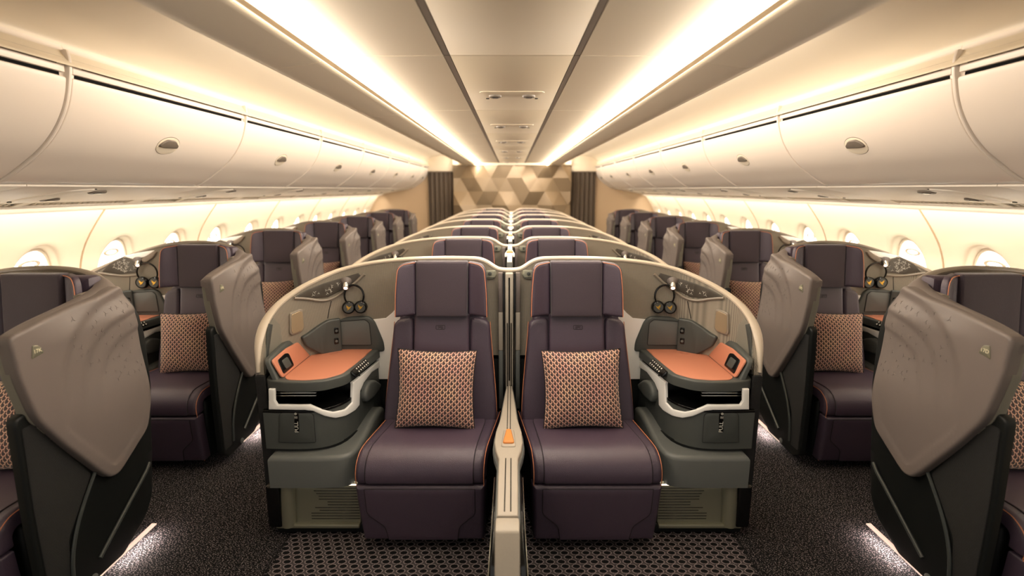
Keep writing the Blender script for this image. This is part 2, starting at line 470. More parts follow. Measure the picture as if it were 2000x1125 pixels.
binP = Path2([(-1.975, U+.026), (-1.945, U+.036), (-1.90, U+.062), (-1.854, U+.094), (-1.78, U+.145), (-1.72, U+.205), (-1.675, U+.27), (-1.645, U+.335), (-1.628, U+.4075)], 2, -1)
lidP = Path2([(-1.626, U+.412), (-1.620, U+.44), (-1.622, U+.468)], 1, -1)
backP = Path2([(-1.99, U+.014), (-1.975, U+.026), (-1.945, U+.036), (-1.90, U+.062), (-1.854, U+.094), (-1.78, U+.145), (-1.72, U+.205), (-1.675, U+.27), (-1.645, U+.335), (-1.628, U+.405), (-1.618, U+.45), (-1.625, U+.50), (-1.64, U+.545)], 2, -1)
def bf(P, shift=0):
    def f(y, t, n):
        p, N = P.at(t); return (p.x+N.x*n, y+shift, p.y+N.y*n)
    return f
ell = lambda a, b, cx=0, cy=0, n=28, t0=0, t1=2*PI: [(cx+a*math.cos(t0+(t1-t0)*k/n), cy+b*math.sin(t0+(t1-t0)*k/n)) for k in range(n if t1-t0 > 6.2 else n+1)]
bins = [2.0+MOD*k for k in range(-1, 7)]
SN = {-1: 'left', 1: 'right'}
for s in (-1, 1):
    PL.S = -s
    for k, a in enumerate(bins):
        b = min(a+MOD, END-.01)
        if k == 0: lab = 'cream overhead bin at the %s edge of the picture, nearest the camera, in shade' % SN[s]
        else: lab = 'cream overhead bin with oval latch, %s on the %s counting whole bins from the camera' % (ORD[k-1] if k > 1 else 'first', SN[s])
        t = thing('overhead_bin', (-1.8, (a+b)/2, U+.2), lab, 'overhead bin', 'overhead bins along the %s wall' % SN[s])
        L = backP.L
        bd = MB(); bd.pad([(a+.001, 0), (b-.001, 0), (b-.001, L), (a+.001, L)], bf(backP), .03, .001, 1, (0, .03), n0=-.042)
        # rounded rib that closes the bin at its far end
        rib = [(b-.016, .02), (b-.001, .02), (b-.001, L*.93), (b-.016, L*.93)]
        bd.pad(rib, bf(backP), .030, .006, 2, (0, .025), n0=-.02)
        bd.build('body', binmat, t)
        gp = MB(); gp.pad([(a+.03, -.004), (b-.035, -.004), (b-.035, .03), (a+.03, .03)], bf(Path2([(-1.627, U+.40), (-1.626, U+.43)], 0, -1)), .003, .0005, 1, n0=-.014)
        gp.build('shadow_gap', black, t)
        dp = [(a+.006, .008), (b-.018, .008), (b-.018, binP.L-.004), (a+.006, binP.L-.004)]
        dr = MB(); dr.pad(rounded(dp, .012, 3), bf(binP), .016, .005, 3, (0, .02), n0=-.012)
        d = dr.build('door', binmat, t)
        ld = MB(); ld.pad([(a+.012, .006), (b-.024, .006), (b-.024, lidP.L-.004), (a+.012, lidP.L-.004)], bf(lidP), .010, .003, 2, n0=-.010)
        ld.build('top_rail', binmat, t)
        lg = MB(); lg.pad([(a+.05, .030), (b-.06, .030), (b-.06, .034), (a+.05, .034)], bf(lidP), .0015, .0003, 1, n0=-.0008)
        lg.pad([(a+.012, lidP.L-.002), (b-.024, lidP.L-.002), (b-.024, lidP.L+.0005), (a+.012, lidP.L+.0005)], bf(lidP), .002, .0003, 1, n0=-.001)
        lg.build('rail_line', groove, t)
        hc = (a+b)/2; ht = min(range(len(binP.P)), key=lambda i: abs(binP.P[i].y-(U+.212))); ht = binP.s[ht]
        h = MB(); h.pad(ell(.080, .050, hc, ht), bf(binP), .003, .002, 2, n0=.0035)
        hh = h.build('latch_cup', cream, d)
        h = MB(); h.pad(ell(.081, .051, hc, ht+.002, 28, 0, PI), bf(binP), .0016, .0005, 1, n0=.0034)
        h.build('latch_shadow_line', groove, d)
        h = MB(); h.pad(rounded([(hc-.070, ht-.004), (hc-.03, ht-.008), (hc+.065, ht-.004), (hc+.066, ht+.012), (hc+.03, ht+.036), (hc-.03, ht+.038), (hc-.060, ht+.018)], .012, 3), bf(binP), .010, .005, 3, n0=.004)
        h.build('latch', spotm, d)

psA, psB, psC, psD = Vector((-1.995, U+.012)), Vector((-2.44, U-.068)), Vector((-2.52, U-.092)), Vector((-2.628, U-.128))
psuP = Path2([tuple(psA), tuple(psB)], 0, 1); venP = Path2([tuple(psB), tuple(psC)], 0, 1); outP = Path2([tuple(psC), tuple(psD)], 0, 1)
pmods = [3.42+MOD*k for k in range(-3, 6)]
for s in (-1, 1):
    PL.S = -s
    for k, a in enumerate(pmods):
        b = min(a+MOD, END)
        if a >= END-.6 or b < .5: continue
        if END-b < .6: b = END
        t = thing('service_panel', (-2.2, (a+b)/2, U-.03), 'cream reading light and air slot panel under the %s bins, %s from the camera' % (SN[s], (ORD+['eighth','ninth'])[k]), 'service panel', 'service panels under the %s bins' % SN[s])
        p = MB(); p.pad([(a+.002, .002), (b-.002, .002), (b-.002, psuP.L), (a+.002, psuP.L)], bf(psuP), .012, .002, 2, n0=-.012)
        p.pad([(a+.002, 0), (b-.002, 0), (b-.002, outP.L), (a+.002, outP.L)], bf(outP), .012, .003, 2, n0=-.012)
        p.build('panel', psumat, t)
        v = MB(); v.pad([(a, 0), (b, 0), (b, venP.L), (a, venP.L)], bf(venP), .006, .0005, 1, n0=-.022)
        v.build('vent_back', gloss, t)
        v = MB()
        for y0_, y1_ in ((a+.0, a+.07), (a+.45, a+.50), (b-.05, b)):
            v.pad([(y0_, 0), (y1_, 0), (y1_, venP.L), (y0_, venP.L)], bf(venP), .010, .001, 1, n0=-.012)
        for tt in (0, .036, .074):
            v.pad([(a, tt), (b, tt), (b, tt+.007), (a, tt+.005)], bf(venP), .006, .001, 1, n0=-.014)
        y = a+.09
        while y < b-.06:
            v.pad([(y, 0), (y+.009, 0), (y+.009, venP.L), (y, venP.L)], bf(venP), .006, .001, 1, n0=-.014); y += .036
        v.build('vent_grille', cream, t)
        pc = (a+b)/2-.28
        # long shallow pod that carries the sockets, running across the panel
        q = MB(); q.pad(rounded([(pc-.05, .09), (pc+.06, .04), (pc+.09, .10), (pc+.05, .38), (pc-.02, .41), (pc-.075, .35)], .03, 4), bf(psuP), .007, .005, 3)
        q.build('pod', psumat, t)
        for yy, tt in ((pc+.16, .13), (pc+.10, .33)):
            q = MB(); q.pad(ell(.052, .030, yy, tt, 24), bf(psuP), .010, .006, 3)
            r = q.build('reading_light', spotm, t)
            q = MB(); q.pad(ell(.026, .015, yy, tt, 16), bf(psuP), .003, .001, 1, n0=.0095); q.build('lens', gloss, r)
        for yy, tt in ((pc+.055, .055), (pc-.045, .395)):
            q = MB(); q.pad(ell(.011, .008, yy, tt, 12), bf(psuP), .004, .001, 1, n0=.001); q.build('indicator', gloss, t)

# side walls with window openings
wallP = Path2([(-2.625, U-.120), (-2.72, U-.24), (-2.80, U-.36), (-2.85, U-.50), (-2.872, U-.70), (-2.87, U-1.1), (-2.83, U-1.61)], 2, 1)
def wt(h): return wallP.s[min(range(len(wallP.P)), key=lambda i: abs(wallP.P[i].y-h))]
WA, WB, WT = .172, .262, None
wins = [3.02+.635*k for k in range(-3, 12)]
tc_ = wt(U-.585); ta_, tb_ = wt(U-.22), wt(U-.98)
for s in (-1, 1):
    PL.S = -s
    wl = MB(); wn_ = 0
    F = bf(wallP)
    def quadstrip(y0, y1, t0, t1, nt):
        wl.grid([[F(y0, t0+(t1-t0)*i/nt, 0), F(y1, t0+(t1-t0)*i/nt, 0)] for i in range(nt+1)])
    quadstrip(Y0, wins[0]-.3175, 0, wallP.L, 24)
    for k, wy in enumerate(wins):
        y0, y1 = wy-.3175, wy+.3175
        seam_here = (k % 2 == 0)       # panel joint every two windows
        if y0 > END: break
        quadstrip(y0, y1, 0, ta_, 8); quadstrip(y0, y1, tb_, wallP.L, 10)
        angs = [2*PI*i/48 for i in range(48)]
        rect = []; 
        for A in angs:
            c, d = math.cos(A), math.sin(A)
            hx = .3175; hy = (tb_-tc_) if d > 0 else (tc_-ta_)
            m_ = min(hx/abs(c) if abs(c) > 1e-6 else 9, hy/abs(d) if abs(d) > 1e-6 else 9); rect.append((c*m_, d*m_))
        # snap nearest samples to the corners so the cells close
        for cx_, cy_ in ((.3175, tb_-tc_), (-.3175, tb_-tc_), (.3175, ta_-tc_), (-.3175, ta_-tc_)):
            i = min(range(48), key=lambda j: (rect[j][0]-cx_)**2+(rect[j][1]-cy_)**2); rect[i] = (cx_, cy_)
        rings = []
        for q in (0, .35, .7, .9, 1):
            rings.append([F(wy+rect[i][0]*(1-q)+WA*math.cos(a)*q, tc_+rect[i][1]*(1-q)+WB*math.sin(a)*q, .006*ss(q, .6, .95) if q < 1 else 0) for i, a in enumerate(angs)])
        for q, n in ((.97, -.008), (.91, -.022), (.86, -.036), (.83, -.046)):
            rings.append([F(wy+WA*math.cos(a)*q, tc_+WB*math.sin(a)*q, n) for a in angs])
        wl.grid(rings, wrap=True)
        wn_ += 1
        wm = MB(); R = [[F(wy+WA*math.cos(a)*q, tc_+WB*math.sin(a)*q, n) for a in angs] for q, n in ((.87, -.034), (.83, -.030), (.80, -.034), (.79, -.044))]
        wm.grid(R, wrap=True)
        idx = wn_+(0 if s < 0 else 20)
        wo = tag(wm.build('window_%d' % idx, cream), kind='structure')
        pm = MB(); pm.pad(ell(WA*.83, WB*.83, wy, tc_, 36), F, .003, .0005, 1, n0=-.050); pm.build('window_pane', daylight, wo)
        hm = MB(); R = [[F(wy+(.060+.012*math.cos(b_))*math.cos(a), tc_-.125+(.020+.006*math.cos(b_))*math.sin(a), -.043+.006*math.sin(b_)) for a in angs] for b_ in [2*PI*j/8 for j in range(9)]]
        hm.grid(R, wrap=True); hm.build('shade_handle', handlem, wo)
    tag(wl.build('wall_%s' % SN[s], creamwall, recalc=False), kind='structure')
    ja = MB()
    for y in [3.34+MOD*k for k in range(-2, 6)]:
        if y < END: ja.tube([F(y, wallP.L*i/30, .001) for i in range(31)], .006, 6)
    tag(ja.build('trim_%d' % (5 if s < 0 else 6), wallbeige), kind='structure')
PL.S = 1

# far end: wall, headers, curtains, relief panel
ew = MB(); ew.box(-2.95, 2.95, END, END+.06, -.02, U+.75)
tag(ew.build('wall_front', wallbeige, world=True), kind='structure')
for s in (-1, 1):
    h = MB(); x0, x1 = sorted((s*1.15, s*1.66)); h.box(x0, x1, END-.10, END, U+.345, U+.66, r=.008)
    tag(h.build('trim_%d' % (7 if s < 0 else 8), cream, world=True), kind='structure')
    PL.S = 1
    t = thing('curtain', (s*1.40, END-.06, 0), 'dark brown pleated curtain hanging %s of the relief panel' % SN[s], 'curtain', 'curtains at the far end')
    c = MB(); rows = []
    for z in (.02, .6, 1.2, 1.94):
        rows.append([(s*1.395-.245+.49*i/120, END-.06+.022*math.sin(2*PI*5.5*i/120), z) for i in range(121)])
    top = c.grid(rows); c2 = [[(x, y+.004, z) for x, y, z in r] for r in rows]; c.grid(c2)
    c.build('cloth', curtainm, t)
    r = MB(); r.box(s*1.395-.245, s*1.395+.245, END-.075, END-.045, 1.925, 1.945, r=.003); r.build('rail', groove, t)
hd = MB(); hd.box(-1.15, 1.15, END-.16, END, U+.463, U+.66); tag(hd.build('trim_9', cream, world=True), kind='structure')
t = thing('relief_panel', (0, END-.08, .1), 'large bronze feature wall of faceted raised hexagons at the far end', 'wall panel')
rp = MB(); b = bmesh.new(); E = .30; rnd = random.Random(11); vv = {}
for j in range(-1, 10):
    for i in range(-6, 7):
        kk = (i+j) % 3
        vv[i, j] = b.verts.new((i*E+(j % 2)*E/2+.04, {0: -.01, 1: -.17, 2: -.06}[kk]-rnd.uniform(0, .08), .0+j*E*.866))
for j in range(-1, 9):
    for i in range(-6, 6):
        if j % 2 == 0: tr = ((i, j), (i+1, j), (i, j+1)), ((i+1, j), (i+1, j+1), (i, j+1))
        else: tr = ((i, j), (i+1, j), (i+1, j+1)), ((i, j), (i+1, j+1), (i, j+1))
        for T in tr: b.faces.new([vv[q] for q in T])
for co, no in (((-1.14, 0, 0), (-1, 0, 0)), ((1.14, 0, 0), (1, 0, 0)), ((0, 0, .05), (0, 0, -1)), ((0, 0, U+.462), (0, 0, 1))):
    bmesh.ops.bisect_plane(b, geom=b.verts[:]+b.edges[:]+b.faces[:], plane_co=co, plane_no=no, clear_outer=True)
for v in b.verts: v.co.y += END-.04
rp.merge(b); rp.build('relief', panelgold, t, flat=True, recalc=False)
fr = MB(); fr.box(-1.148, 1.148, END-.05, END-.002, .02, U+.462); fr.build('backing', groove, t)

# lamps in the ceiling panels
for k in range(6):
    y = 2.91+CMOD*k
    t = thing('ceiling_lamp_panel', (0, y, U+.50), 'twin dark spotlights in a shallow ceiling pod, %s pair from the camera' % ORD[k], 'ceiling light', 'ceiling spotlight pods')
    m = MB(); m.pad(rounded([(-.18, y-.11), (.18, y-.11), (.13, y+.10), (-.13, y+.10)], .05, 5), lambda a, b, n: (a, b, U+.500-n), .003, .0028, 3)
    m.build('housing', ceilmat, t)
    for s in (-1, 1):
        m = MB(); m.pad(ell(.034, .034, s*.091, y, 24), lambda a, b, n: (a, b, U+.498-n), .012, .008, 4); q = m.build('spotlight', spotm, t)
        m = MB(); m.pad(ell(.018, .018, s*.091, y, 16), lambda a, b, n: (a, b, U+.486-n), .002, .0005, 1); m.build('lens', gloss, q)
        m = MB(); m.pad(ell(.010, .012, s*.135, y+.085, 12), lambda a, b, n: (a, b, U+.497-n), .003, .0005, 1); m.build('indicator', gloss, t)

# ------------------------------------------------------------ seat units
# ---- seat (unit coordinates; the seat runs slightly askew, xc is its centre line)
def xc(y): return -.325+(y-2.5)*.13
def piping(pts, parent, r=.0019, m=None, name='piping'):
    mb = MB(); mb.tube(smooth(pts, 2), r, 6); return mb.build(name, m or orange, parent)
def seams(paths, parent, r=.0016):
    mb = MB()
    for p in paths: mb.tube(p, r, 5)
    return mb.build('seam', seam, parent)
cushP = Path2([(2.50, .415), (2.30, .420), (2.15, .424), (2.095, .420), (2.076, .400), (2.074, .37), (2.078, .345)], 2, -1)
legP = Path2([(2.072, .338), (2.078, .25), (2.090, .15), (2.104, .055)], 2, -1)
def cf(P, lift=0, ext=0):
    def f(a, t, n):
        p, N = P.at(t); y, z = p.x+N.x*n, p.y+N.y*n
        if ext and y < 2.3: y -= ext*ss(2.3-y, 0, .2)
        return (xc(y)+a, y, z+lift)
    return f
def make_seat(lab, grp, side_kind):
    ext = .08 if side_kind else 0
    t = thing('airline_seat', (-.34, 2.3, 0), lab, 'seat', grp)
    W = .282
    # base under the cushion
    mb = MB(); mb.box(-W+.02, W-.02, 2.12-ext, 2.52, .03, .40, r=.02, f=lambda x, y, z: (xc(y)+x, y, z)); mb.build('seat_base', carcass, t)
    # cushion
    L = cushP.L; f = cf(cushP, 0, ext)
    mb = MB(); mb.pad(rounded([(-W, 0), (W, 0), (W, L), (-W, L)], .02, 3), f, .055, .022, 5, (.05, .012))
    c = mb.build('seat_cushion', purple, t)
    cen = rounded([(-.15, .05), (.15, .05), (.225, .115), (.235, L-.01), (-.235, L-.01), (-.225, .115)], [.0, .0, .04, .01, .01, .04], 4)
    mb = MB(); mb.pad(cen, f, .0042, .0035, 3, (.05, .012), n0=.0545); mb.build('centre_panel', purple_b, c)
    seams([[f(a, b, .0565) for a, b in [cen_pt for cen_pt in densify(cen, .012)]]], c, .0019)
    seams([[f(s*(.20+.04*k/6), .05+.03*k/6, .0555) for k in range(7)] for s in (-1, 1)], c, .0016)
    for s in (-1, 1): piping([f(s*(W-.004), b, .050) for b in [L*k/24 for k in range(25)]], c)
    # leg rest
    L = legP.L; f = cf(legP, 0, ext)
    mb = MB(); mb.pad(rounded([(-W, 0), (W, 0), (W-.012, L), (-W+.012, L)], .008, 3), f, .055, .018, 4, (.05, .03))
    g = mb.build('leg_rest', purple, t)
    cen = rounded([(-.24, .012), (.24, .012), (.238, .14), (.165, .205), (.155, L-.006), (-.155, L-.006), (-.165, .205), (-.238, .14)], [.0, .0, .02, .02, 0, 0, .02, .02], 4)
    mb = MB(); mb.pad(cen, f, .003, .0025, 2, (.05, .03), n0=.0545); mb.build('centre_panel', purple_c if 0 else purple_b, g)
    seams([[f(a, b, .0562) for a, b in densify(cen, .02)]], g, .0017)
    for s in (-1, 1): piping([f(s*(W-.005-.012*b/L), b, .045) for b in [L*k/16 for k in range(17)]], g)
    # backrest
    def yb(z): return 2.455+(z-.45)*.17
    def bf2(x, z, n): y = yb(z)-n; return (-.335+(.985-z)*-.018+x, y, z)
    mb = MB(); mb.pad(rounded([(-.27, .43), (.27, .43), (.215, .985), (-.215, .985)], .03, 4), bf2, .05, .02, 3, (.06, .05))
    bk_ = mb.build('backrest', purple, t)
    mb = MB(); mb.pad(rounded([(-.142, .44), (.142, .44), (.137, .992), (-.137, .992)], .012, 3), bf2, .030, .016, 4, (.05, .05), n0=.048); mb.build('centre_panel', purple_b, bk_)
    for s in (-1, 1):
        mb = MB(); mb.pad(rounded([(s*.144, .44), (s*.283, .44), (s*.277, .56), (s*.25, .80), (s*.238, .955), (s*.142, .975)], [.01, .02, .1, .2, .035, .03], 5), bf2, .040, .018, 5, (.03, .05), n0=.035)
        b_ = mb.build('side_bolster', purple, bk_)
        piping([bf2(s*x, z, .046) for x, z in ((.281, .45), (.279, .56), (.254, .80), (.243, .90), (.240, .948))], b_, .0019)
    # the small mark pressed into the leather
    mb = MB(); fm = lambda x, z, n: bf2(x-.005, z+.928, n)
    O = rounded([(-.022, -.010), (.022, -.010), (.022, .010), (-.022, .010)], .005, 3)
    mb.tube([fm(a, b, .0785) for a, b in O], .0012, 5, closed=True)
    mb.tube([fm(a, b, .0785) for a, b in [(-.014, .004), (.012, .005)]], .0012, 5)
    mb.tube([fm(a, b, .0785) for a, b in [(-.012, -.004), (-.004, 0), (.012, -.001), (.013, -.006), (.002, -.006)]], .0012, 5)
    mb.build('pressed_mark', seam, bk_)
    # headrest
    def yh(z): return 2.475+(z-.98)*.12
    def hf(x, z, n): return (-.328+x, yh(z)-n, z)
    mb = MB(); mb.box(-.20, .20, 2.49, 2.57, .97, 1.235, r=.02, f=lambda x, y, z: (-.328+x, y+(z-.98)*.1, z)); h = mb.build('headrest', purple, t)
    mb = MB(); mb.pad(rounded([(-.128, .985), (.122, .985), (.126, 1.256), (-.126, 1.256)], .008, 3), hf, .045, .012, 4, (.06, .05)); mb.build('centre_cover', purple_c, h)
    for s in (-1, 1):
        out = rounded([(s*.128, .992), (s*.226, .992), (s*.222, 1.12), (s*.213, 1.245), (s*.128, 1.254)], [.01, .012, .05, .075, .01], 6)
        def wf(x, z, n): return hf(x, z, n+.05*ss(abs(x), .13, .23))
        mb = MB(); mb.pad(out, wf, .036, .016, 4, (.02, .05)); wg = mb.build('wing', purple, h)
        pp = rounded([(s*.221, .996), (s*.218, 1.12), (s*.206, 1.240), (s*.130, 1.249)], [0, .05, .075, 0], 8)
        mb = MB(); mb.tube([wf(a, b, .034) for a, b in densify(pp, .02, False)], .0019, 6); mb.build('piping', orange, wg)
    mb = MB(); mb.box(-.13, .11, 2.50, 2.53, .955, .985, r=.008, f=lambda x, y, z: (-.33+x, y, z)); mb.build('headrest_mount', seam, t)
    return t
def densify(P, st, closed=True):
    out = []; n = len(P)
    for i in range(n if closed else n-1):
        a, b = Vector(P[i]), Vector(P[(i+1) % n]); k = max(1, int((b-a).length/st))
        out += [tuple(a.lerp(b, j/k)) for j in range(k)]
    out.append(P[0] if closed else P[-1]); return out
def make_pillow(lab, grp, rot=0):
    t = thing('pillow', (-.345, 2.36, .47), lab, 'pillow', grp)
    bm = bmesh.new(); uvl = bm.loops.layers.uv.new('UVMap'); n = 26; V = {}; w_, h_, th = .190, .188, .058
    for sd in (1, -1):
        for i in range(n+1):
            for j in range(n+1):
                u, v = -1+2*i/n, -1+2*j/n; edge = i in (0, n) or j in (0, n)
                if sd < 0 and edge: V[sd, i, j] = V[1, i, j]; continue
                x = u*w_*(1-.075*math.cos(v*PI/2)*abs(u)**2); z = v*h_*(1-.065*math.cos(u*PI/2)*abs(v)**2)
                q = ((1-abs(u)**2.6)*(1-abs(v)**2.6)); d = th*max(q, 0)**.5*(1+.04*math.sin(5*u+2*v))
                V[sd, i, j] = bm.verts.new((x, -sd*d, z))
    for sd in (1, -1):
        for i in range(n):
            for j in range(n):
                q = [(i, j), (i+1, j), (i+1, j+1), (i, j+1)]
                if sd < 0: q = q[::-1]
                f = bm.faces.new([V[sd, a, b] for a, b in q])
                for lp, (a, b) in zip(f.loops, q): lp[uvl].uv = (a/n, b/n)
    R = Matrix.Rotation(math.radians(rot), 4, 'Y')@Matrix.Rotation(math.radians(-14), 4, 'X')
    for v in bm.verts: v.co = R@v.co+Vector((-.350, 2.318, .662))
    mb = MB(); mb.bm.free(); mb.bm = bm; mb.build('cover', pillowm, t)
    me = MB(); 
    e = [(-1+2*k/20, -1) for k in range(20)]+[(1, -1+2*k/20) for k in range(20)]+[(1-2*k/20, 1) for k in range(20)]+[(-1, 1-2*k/20) for k in range(20)]
    P = [R@Vector((u*w_*(1-.075*math.cos(v*PI/2)*abs(u)**2), 0, v*h_*(1-.065*math.cos(u*PI/2)*abs(v)**2)))+Vector((-.350, 2.318, .662)) for u, v in e]
    me.tube(P, .0025, 6, closed=True); me.build('edge_seam', seam, t)
    return t

# ---- shell behind and beside the seat.  columns: x, y, top height
RIM_C = [(.02, 2.62, 1.197), (-.045, 2.62, 1.198), (-.075, 2.62, 1.212), (-.11, 2.62, 1.238), (-.15, 2.622, 1.254), (-.20, 2.626, 1.257), (-.35, 2.635, 1.257), (-.51, 2.65, 1.251), (-.665, 2.67, 1.235), (-.79, 2.68, 1.214), (-.90, 2.66, 1.188), (-.985, 2.60, 1.156), (-1.075, 2.52, 1.11), (-1.135, 2.43, 1.058), (-1.160, 2.36, 1.008), (-1.165, 2.30, .965), (-1.158, 2.25, .91), (-1.148, 2.22, .85), (-1.142, 2.205, .785)]
RIM_S = [(-.070, 2.40, 1.178), (-.080, 2.50, 1.182), (-.105, 2.58, 1.186), (-.17, 2.64, 1.222), (-.28, 2.66, 1.250), (-.42, 2.665, 1.260), (-.60, 2.67, 1.250), (-.74, 2.672, 1.22), (-.88, 2.665, 1.175), (-.98, 2.65, 1.135), (-1.06, 2.61, 1.10), (-1.115, 2.54, 1.06), (-1.145, 2.45, .99), (-1.155, 2.36, .93), (-1.155, 2.28, .87), (-1.15, 2.205, .785)]
def shell_path(R):
    P = smooth(R, 2); p2 = Path2.__new__(Path2); p2.P = P; p2.flip = 1
    p2.s = [0]
    for a, b in zip(P, P[1:]): p2.s.append(p2.s[-1]+(b.xy-a.xy).length)
    p2.L = p2.s[-1]; p2.N = []
    for i in range(len(P)):
        d = (P[min(i+1, len(P)-1)].xy-P[max(i-1, 0)].xy).normalized(); p2.N.append(Vector((-d.y, d.x)))
    return p2
SPC, SPS = shell_path(RIM_C), shell_path(RIM_S)      # normal points to the seat side
TH = .030
def pmap(path, inset=TH):
    return lambda t, z, n: path.f(t, z, n+inset)
def inner(path, cam_, pts):       # outline given by sight lines, laid on the inner face
    return [hit(px, py, path, cam_, TH) for px, py in pts]
def make_shell(lab, grp, side_kind):
    path = SPS if side_kind else SPC; cam_ = CAMS if side_kind else CAMC
    t = thing('seat_shell', (-.6, 2.66, 0), lab, 'seat shell', grp)
    n = len(path.P)
    def wall(o0, o1, zb, dz, name, m, i0=0, i1=None):
        i1 = i1 or n; R0, R1, R2, R3 = [], [], [], []
        for i in range(i0, i1):
            p, N = path.P[i], path.N[i]; z1 = p.z+dz; z0 = min(zb, z1-.01)
            a = (p.x+N.x*o0, p.y+N.y*o0); b = (p.x+N.x*o1, p.y+N.y*o1)
            R0.append((*a, z0)); R1.append((*b, z0)); R2.append((*b, z1)); R3.append((*a, z1))
        mb = MB(); K = 8
        rows = [[tuple(Vector(p).lerp(Vector(q), k/K)) for p, q in zip(R1, R2)] for k in range(K+1)]
        rows2 = [[tuple(Vector(p).lerp(Vector(q), k/K)) for p, q in zip(R3, R0)] for k in range(K+1)]
        mb.grid(rows+rows2+[rows[0]])
        # end caps
        for e in (0, -1): mb.add([R0[e], R1[e], R2[e], R3[e]], [(0, 1, 2, 3)])
        bmesh.ops.remove_doubles(mb.bm, verts=mb.bm.verts[:], dist=1e-5)
        return mb.build(name, m, t)
    wall(.002, TH, .72, -.012, 'lining', fabric)
    wall(-.006, .008, .72, -.010, 'outer_skin', taupe2)
    # dark lower shell
    mb = MB(); R = []
    for (o, z) in ((0, .05), (TH, .05), (TH, .74), (0, .74), (0, .05)): R.append([(p.x+N.x*o, p.y+N.y*o, z+(0 if z > .1 else 0)) for p, N in zip(path.P, path.N)])
    mb.grid(R); mb.build('lower_shell', carcass, t)
    # rim: a soft band on top and down the front edge
    mb = MB(); sec = [(-.007, -.016), (-.009, -.006), (-.005, .002), (.004, .006), (.016, .007), (.027, .004), (.034, -.002), (.0335, -.009), (.029, -.013)]
    R = []
    for i in range(n):
        p, N = path.P[i], path.N[i]; a = Vector((p.x, p.y, p.z))
        d = (path.P[min(i+1, n-1)]-path.P[max(i-1, 0)]); d.normalize(); n3 = Vector((N.x, N.y, 0)); up = n3.cross(d)
        if up.z < 0: up = -up
        if i > n*.6 and up.z < .25 and 0: up = Vector((0, 0, 1))
        kk = 1-.55*ss(i/n, .80, .97)*(0 if side_kind else 1)
        R.append([tuple(a+n3*(o*kk)+up*h) for o, h in sec])
    mb.grid(R); mb.grid([R[0], [R[0][0]]*len(sec)]); 
    mb.build('rim', rimtaupe if side_kind else rimmat, t)
    F = pmap(path)
    if not side_kind:
        # front edge strap of dark mesh, down to the foot
        mb = MB(); e = path.P[-1]
        mb.pad(rounded([(0, .13), (.042, .12), (.045, .775), (0, .775)], .01, 3), lambda a, z, n: (e.x-.004+a+(.775-z)*.012, e.y-.004-n, z), .012, .005, 3); mb.build('front_strap', darkmesh, t)
        mb = MB(); mb.box(e.x-.012, e.x+.03, e.y-.004, e.y+.05, .05, .76, r=.01); mb.build('front_post', carcass, t)
        # mesh end panel with a dark upright grip
        P = inner(path, cam_, [(521, 650), (529, 628), (533, 621), (546, 634), (550, 662), (546, 700), (536, 730), (518, 731), (517, 700)])
        mb = MB(); mb.pad(P, F, .004, .002, 2, (.02, None)); mb.build('end_mesh', meshfab, t)
        P = inner(path, cam_, [(523, 632), (531, 634), (527, 660), (523, 690), (523, 717), (519, 718), (518, 690), (519, 655)])
        mb = MB(); mb.pad(P, F, .003, .001, 2, (.02, None), n0=.003); mb.build('grip_recess', darkgrey, t)
        P = inner(path, cam_, [(520, 716), (526, 720), (531, 718), (532, 723), (524, 728), (518, 722)])
        mb = MB(); mb.pad(P, F, .008, .004, 2, n0=.004); mb.build('grip_lip', taupe, t)
        mir = [(564, 612), (585, 603), (591, 605), (594, 640), (588, 648), (568, 655), (564, 650)]
        lns = [(574, 581), (600, 566), (632, 553), (668, 543), (700, 533), (706, 540), (690, 552), (668, 566), (640, 580), (615, 582)]
        lip = [(574, 582), (600, 583), (628, 588), (650, 583), (668, 571), (690, 556), (712, 535)]
        sm = [(640, 622), (643, 605), (647, 588)]; lampc = (676, 549); lampe = (676, 560)
        cups = ((681.5, 599), (706.5, 598)); band = (694, 576, 29); pod = True
    else:
        mir = None
        lns = [(200, 530), (214, 515), (240, 502), (262, 509), (270, 520), (267, 532), (232, 535)]
        lip = [(190, 533), (220, 537), (245, 539), (268, 537)]
        sm = [(253, 570), (254, 540)]; lampc = (270, 508); lampe = (277, 518)
        cups = ((281.5, 551), (306.5, 551)); band = (294, 532, 27); pod = True
        # pale pad standing in for the opening between rim and lamp housing, and the dark arm that reaches down from the rim
        P = inner(path, cam_, [(242, 500), (270, 493), (302, 489), (296, 494), (282, 502), (262, 506), (250, 503)])
        mb = MB(); mb.pad(P, F, .004, .002, 2, (.03, None)); mb.build('opening_stand_in', white, t)
        P = inner(path, cam_, [(302, 490), (308, 492), (300, 504), (288, 512), (280, 512), (278, 506)])
        mb = MB(); mb.pad(P, F, .014, .006, 3, (.03, None)); mb.build('arm', groove, t)
    if mir:
        P = rounded(inner(path, cam_, mir), .012, 4)
        mb = MB(); mb.pad(P, F, .010, .005, 3, (.02, None)); fr_ = mb.build('mirror_frame', rimtaupe, t)
        cx_ = sum(p[0] for p in P)/len(P); cz_ = sum(p[1] for p in P)/len(P)
        mb = MB(); mb.pad([(cx_+(a-cx_)*.82, cz_+(b-cz_)*.86) for a, b in P], F, .003, .001, 1, (.02, None), n0=.009); mb.build('mirror', mirror, fr_)
    P = inner(path, cam_, lns); mb = MB(); mb.pad(P, F, .006, .003, 3, (.02, None)); ln = mb.build('lamp_housing', lens, t)
    # scattered pale three-armed marks on the housing
    rnd = random.Random(5); mb = MB()
    xs = [p[0] for p in P]; zs = [p[1] for p in P]; q = 0; tries = 0
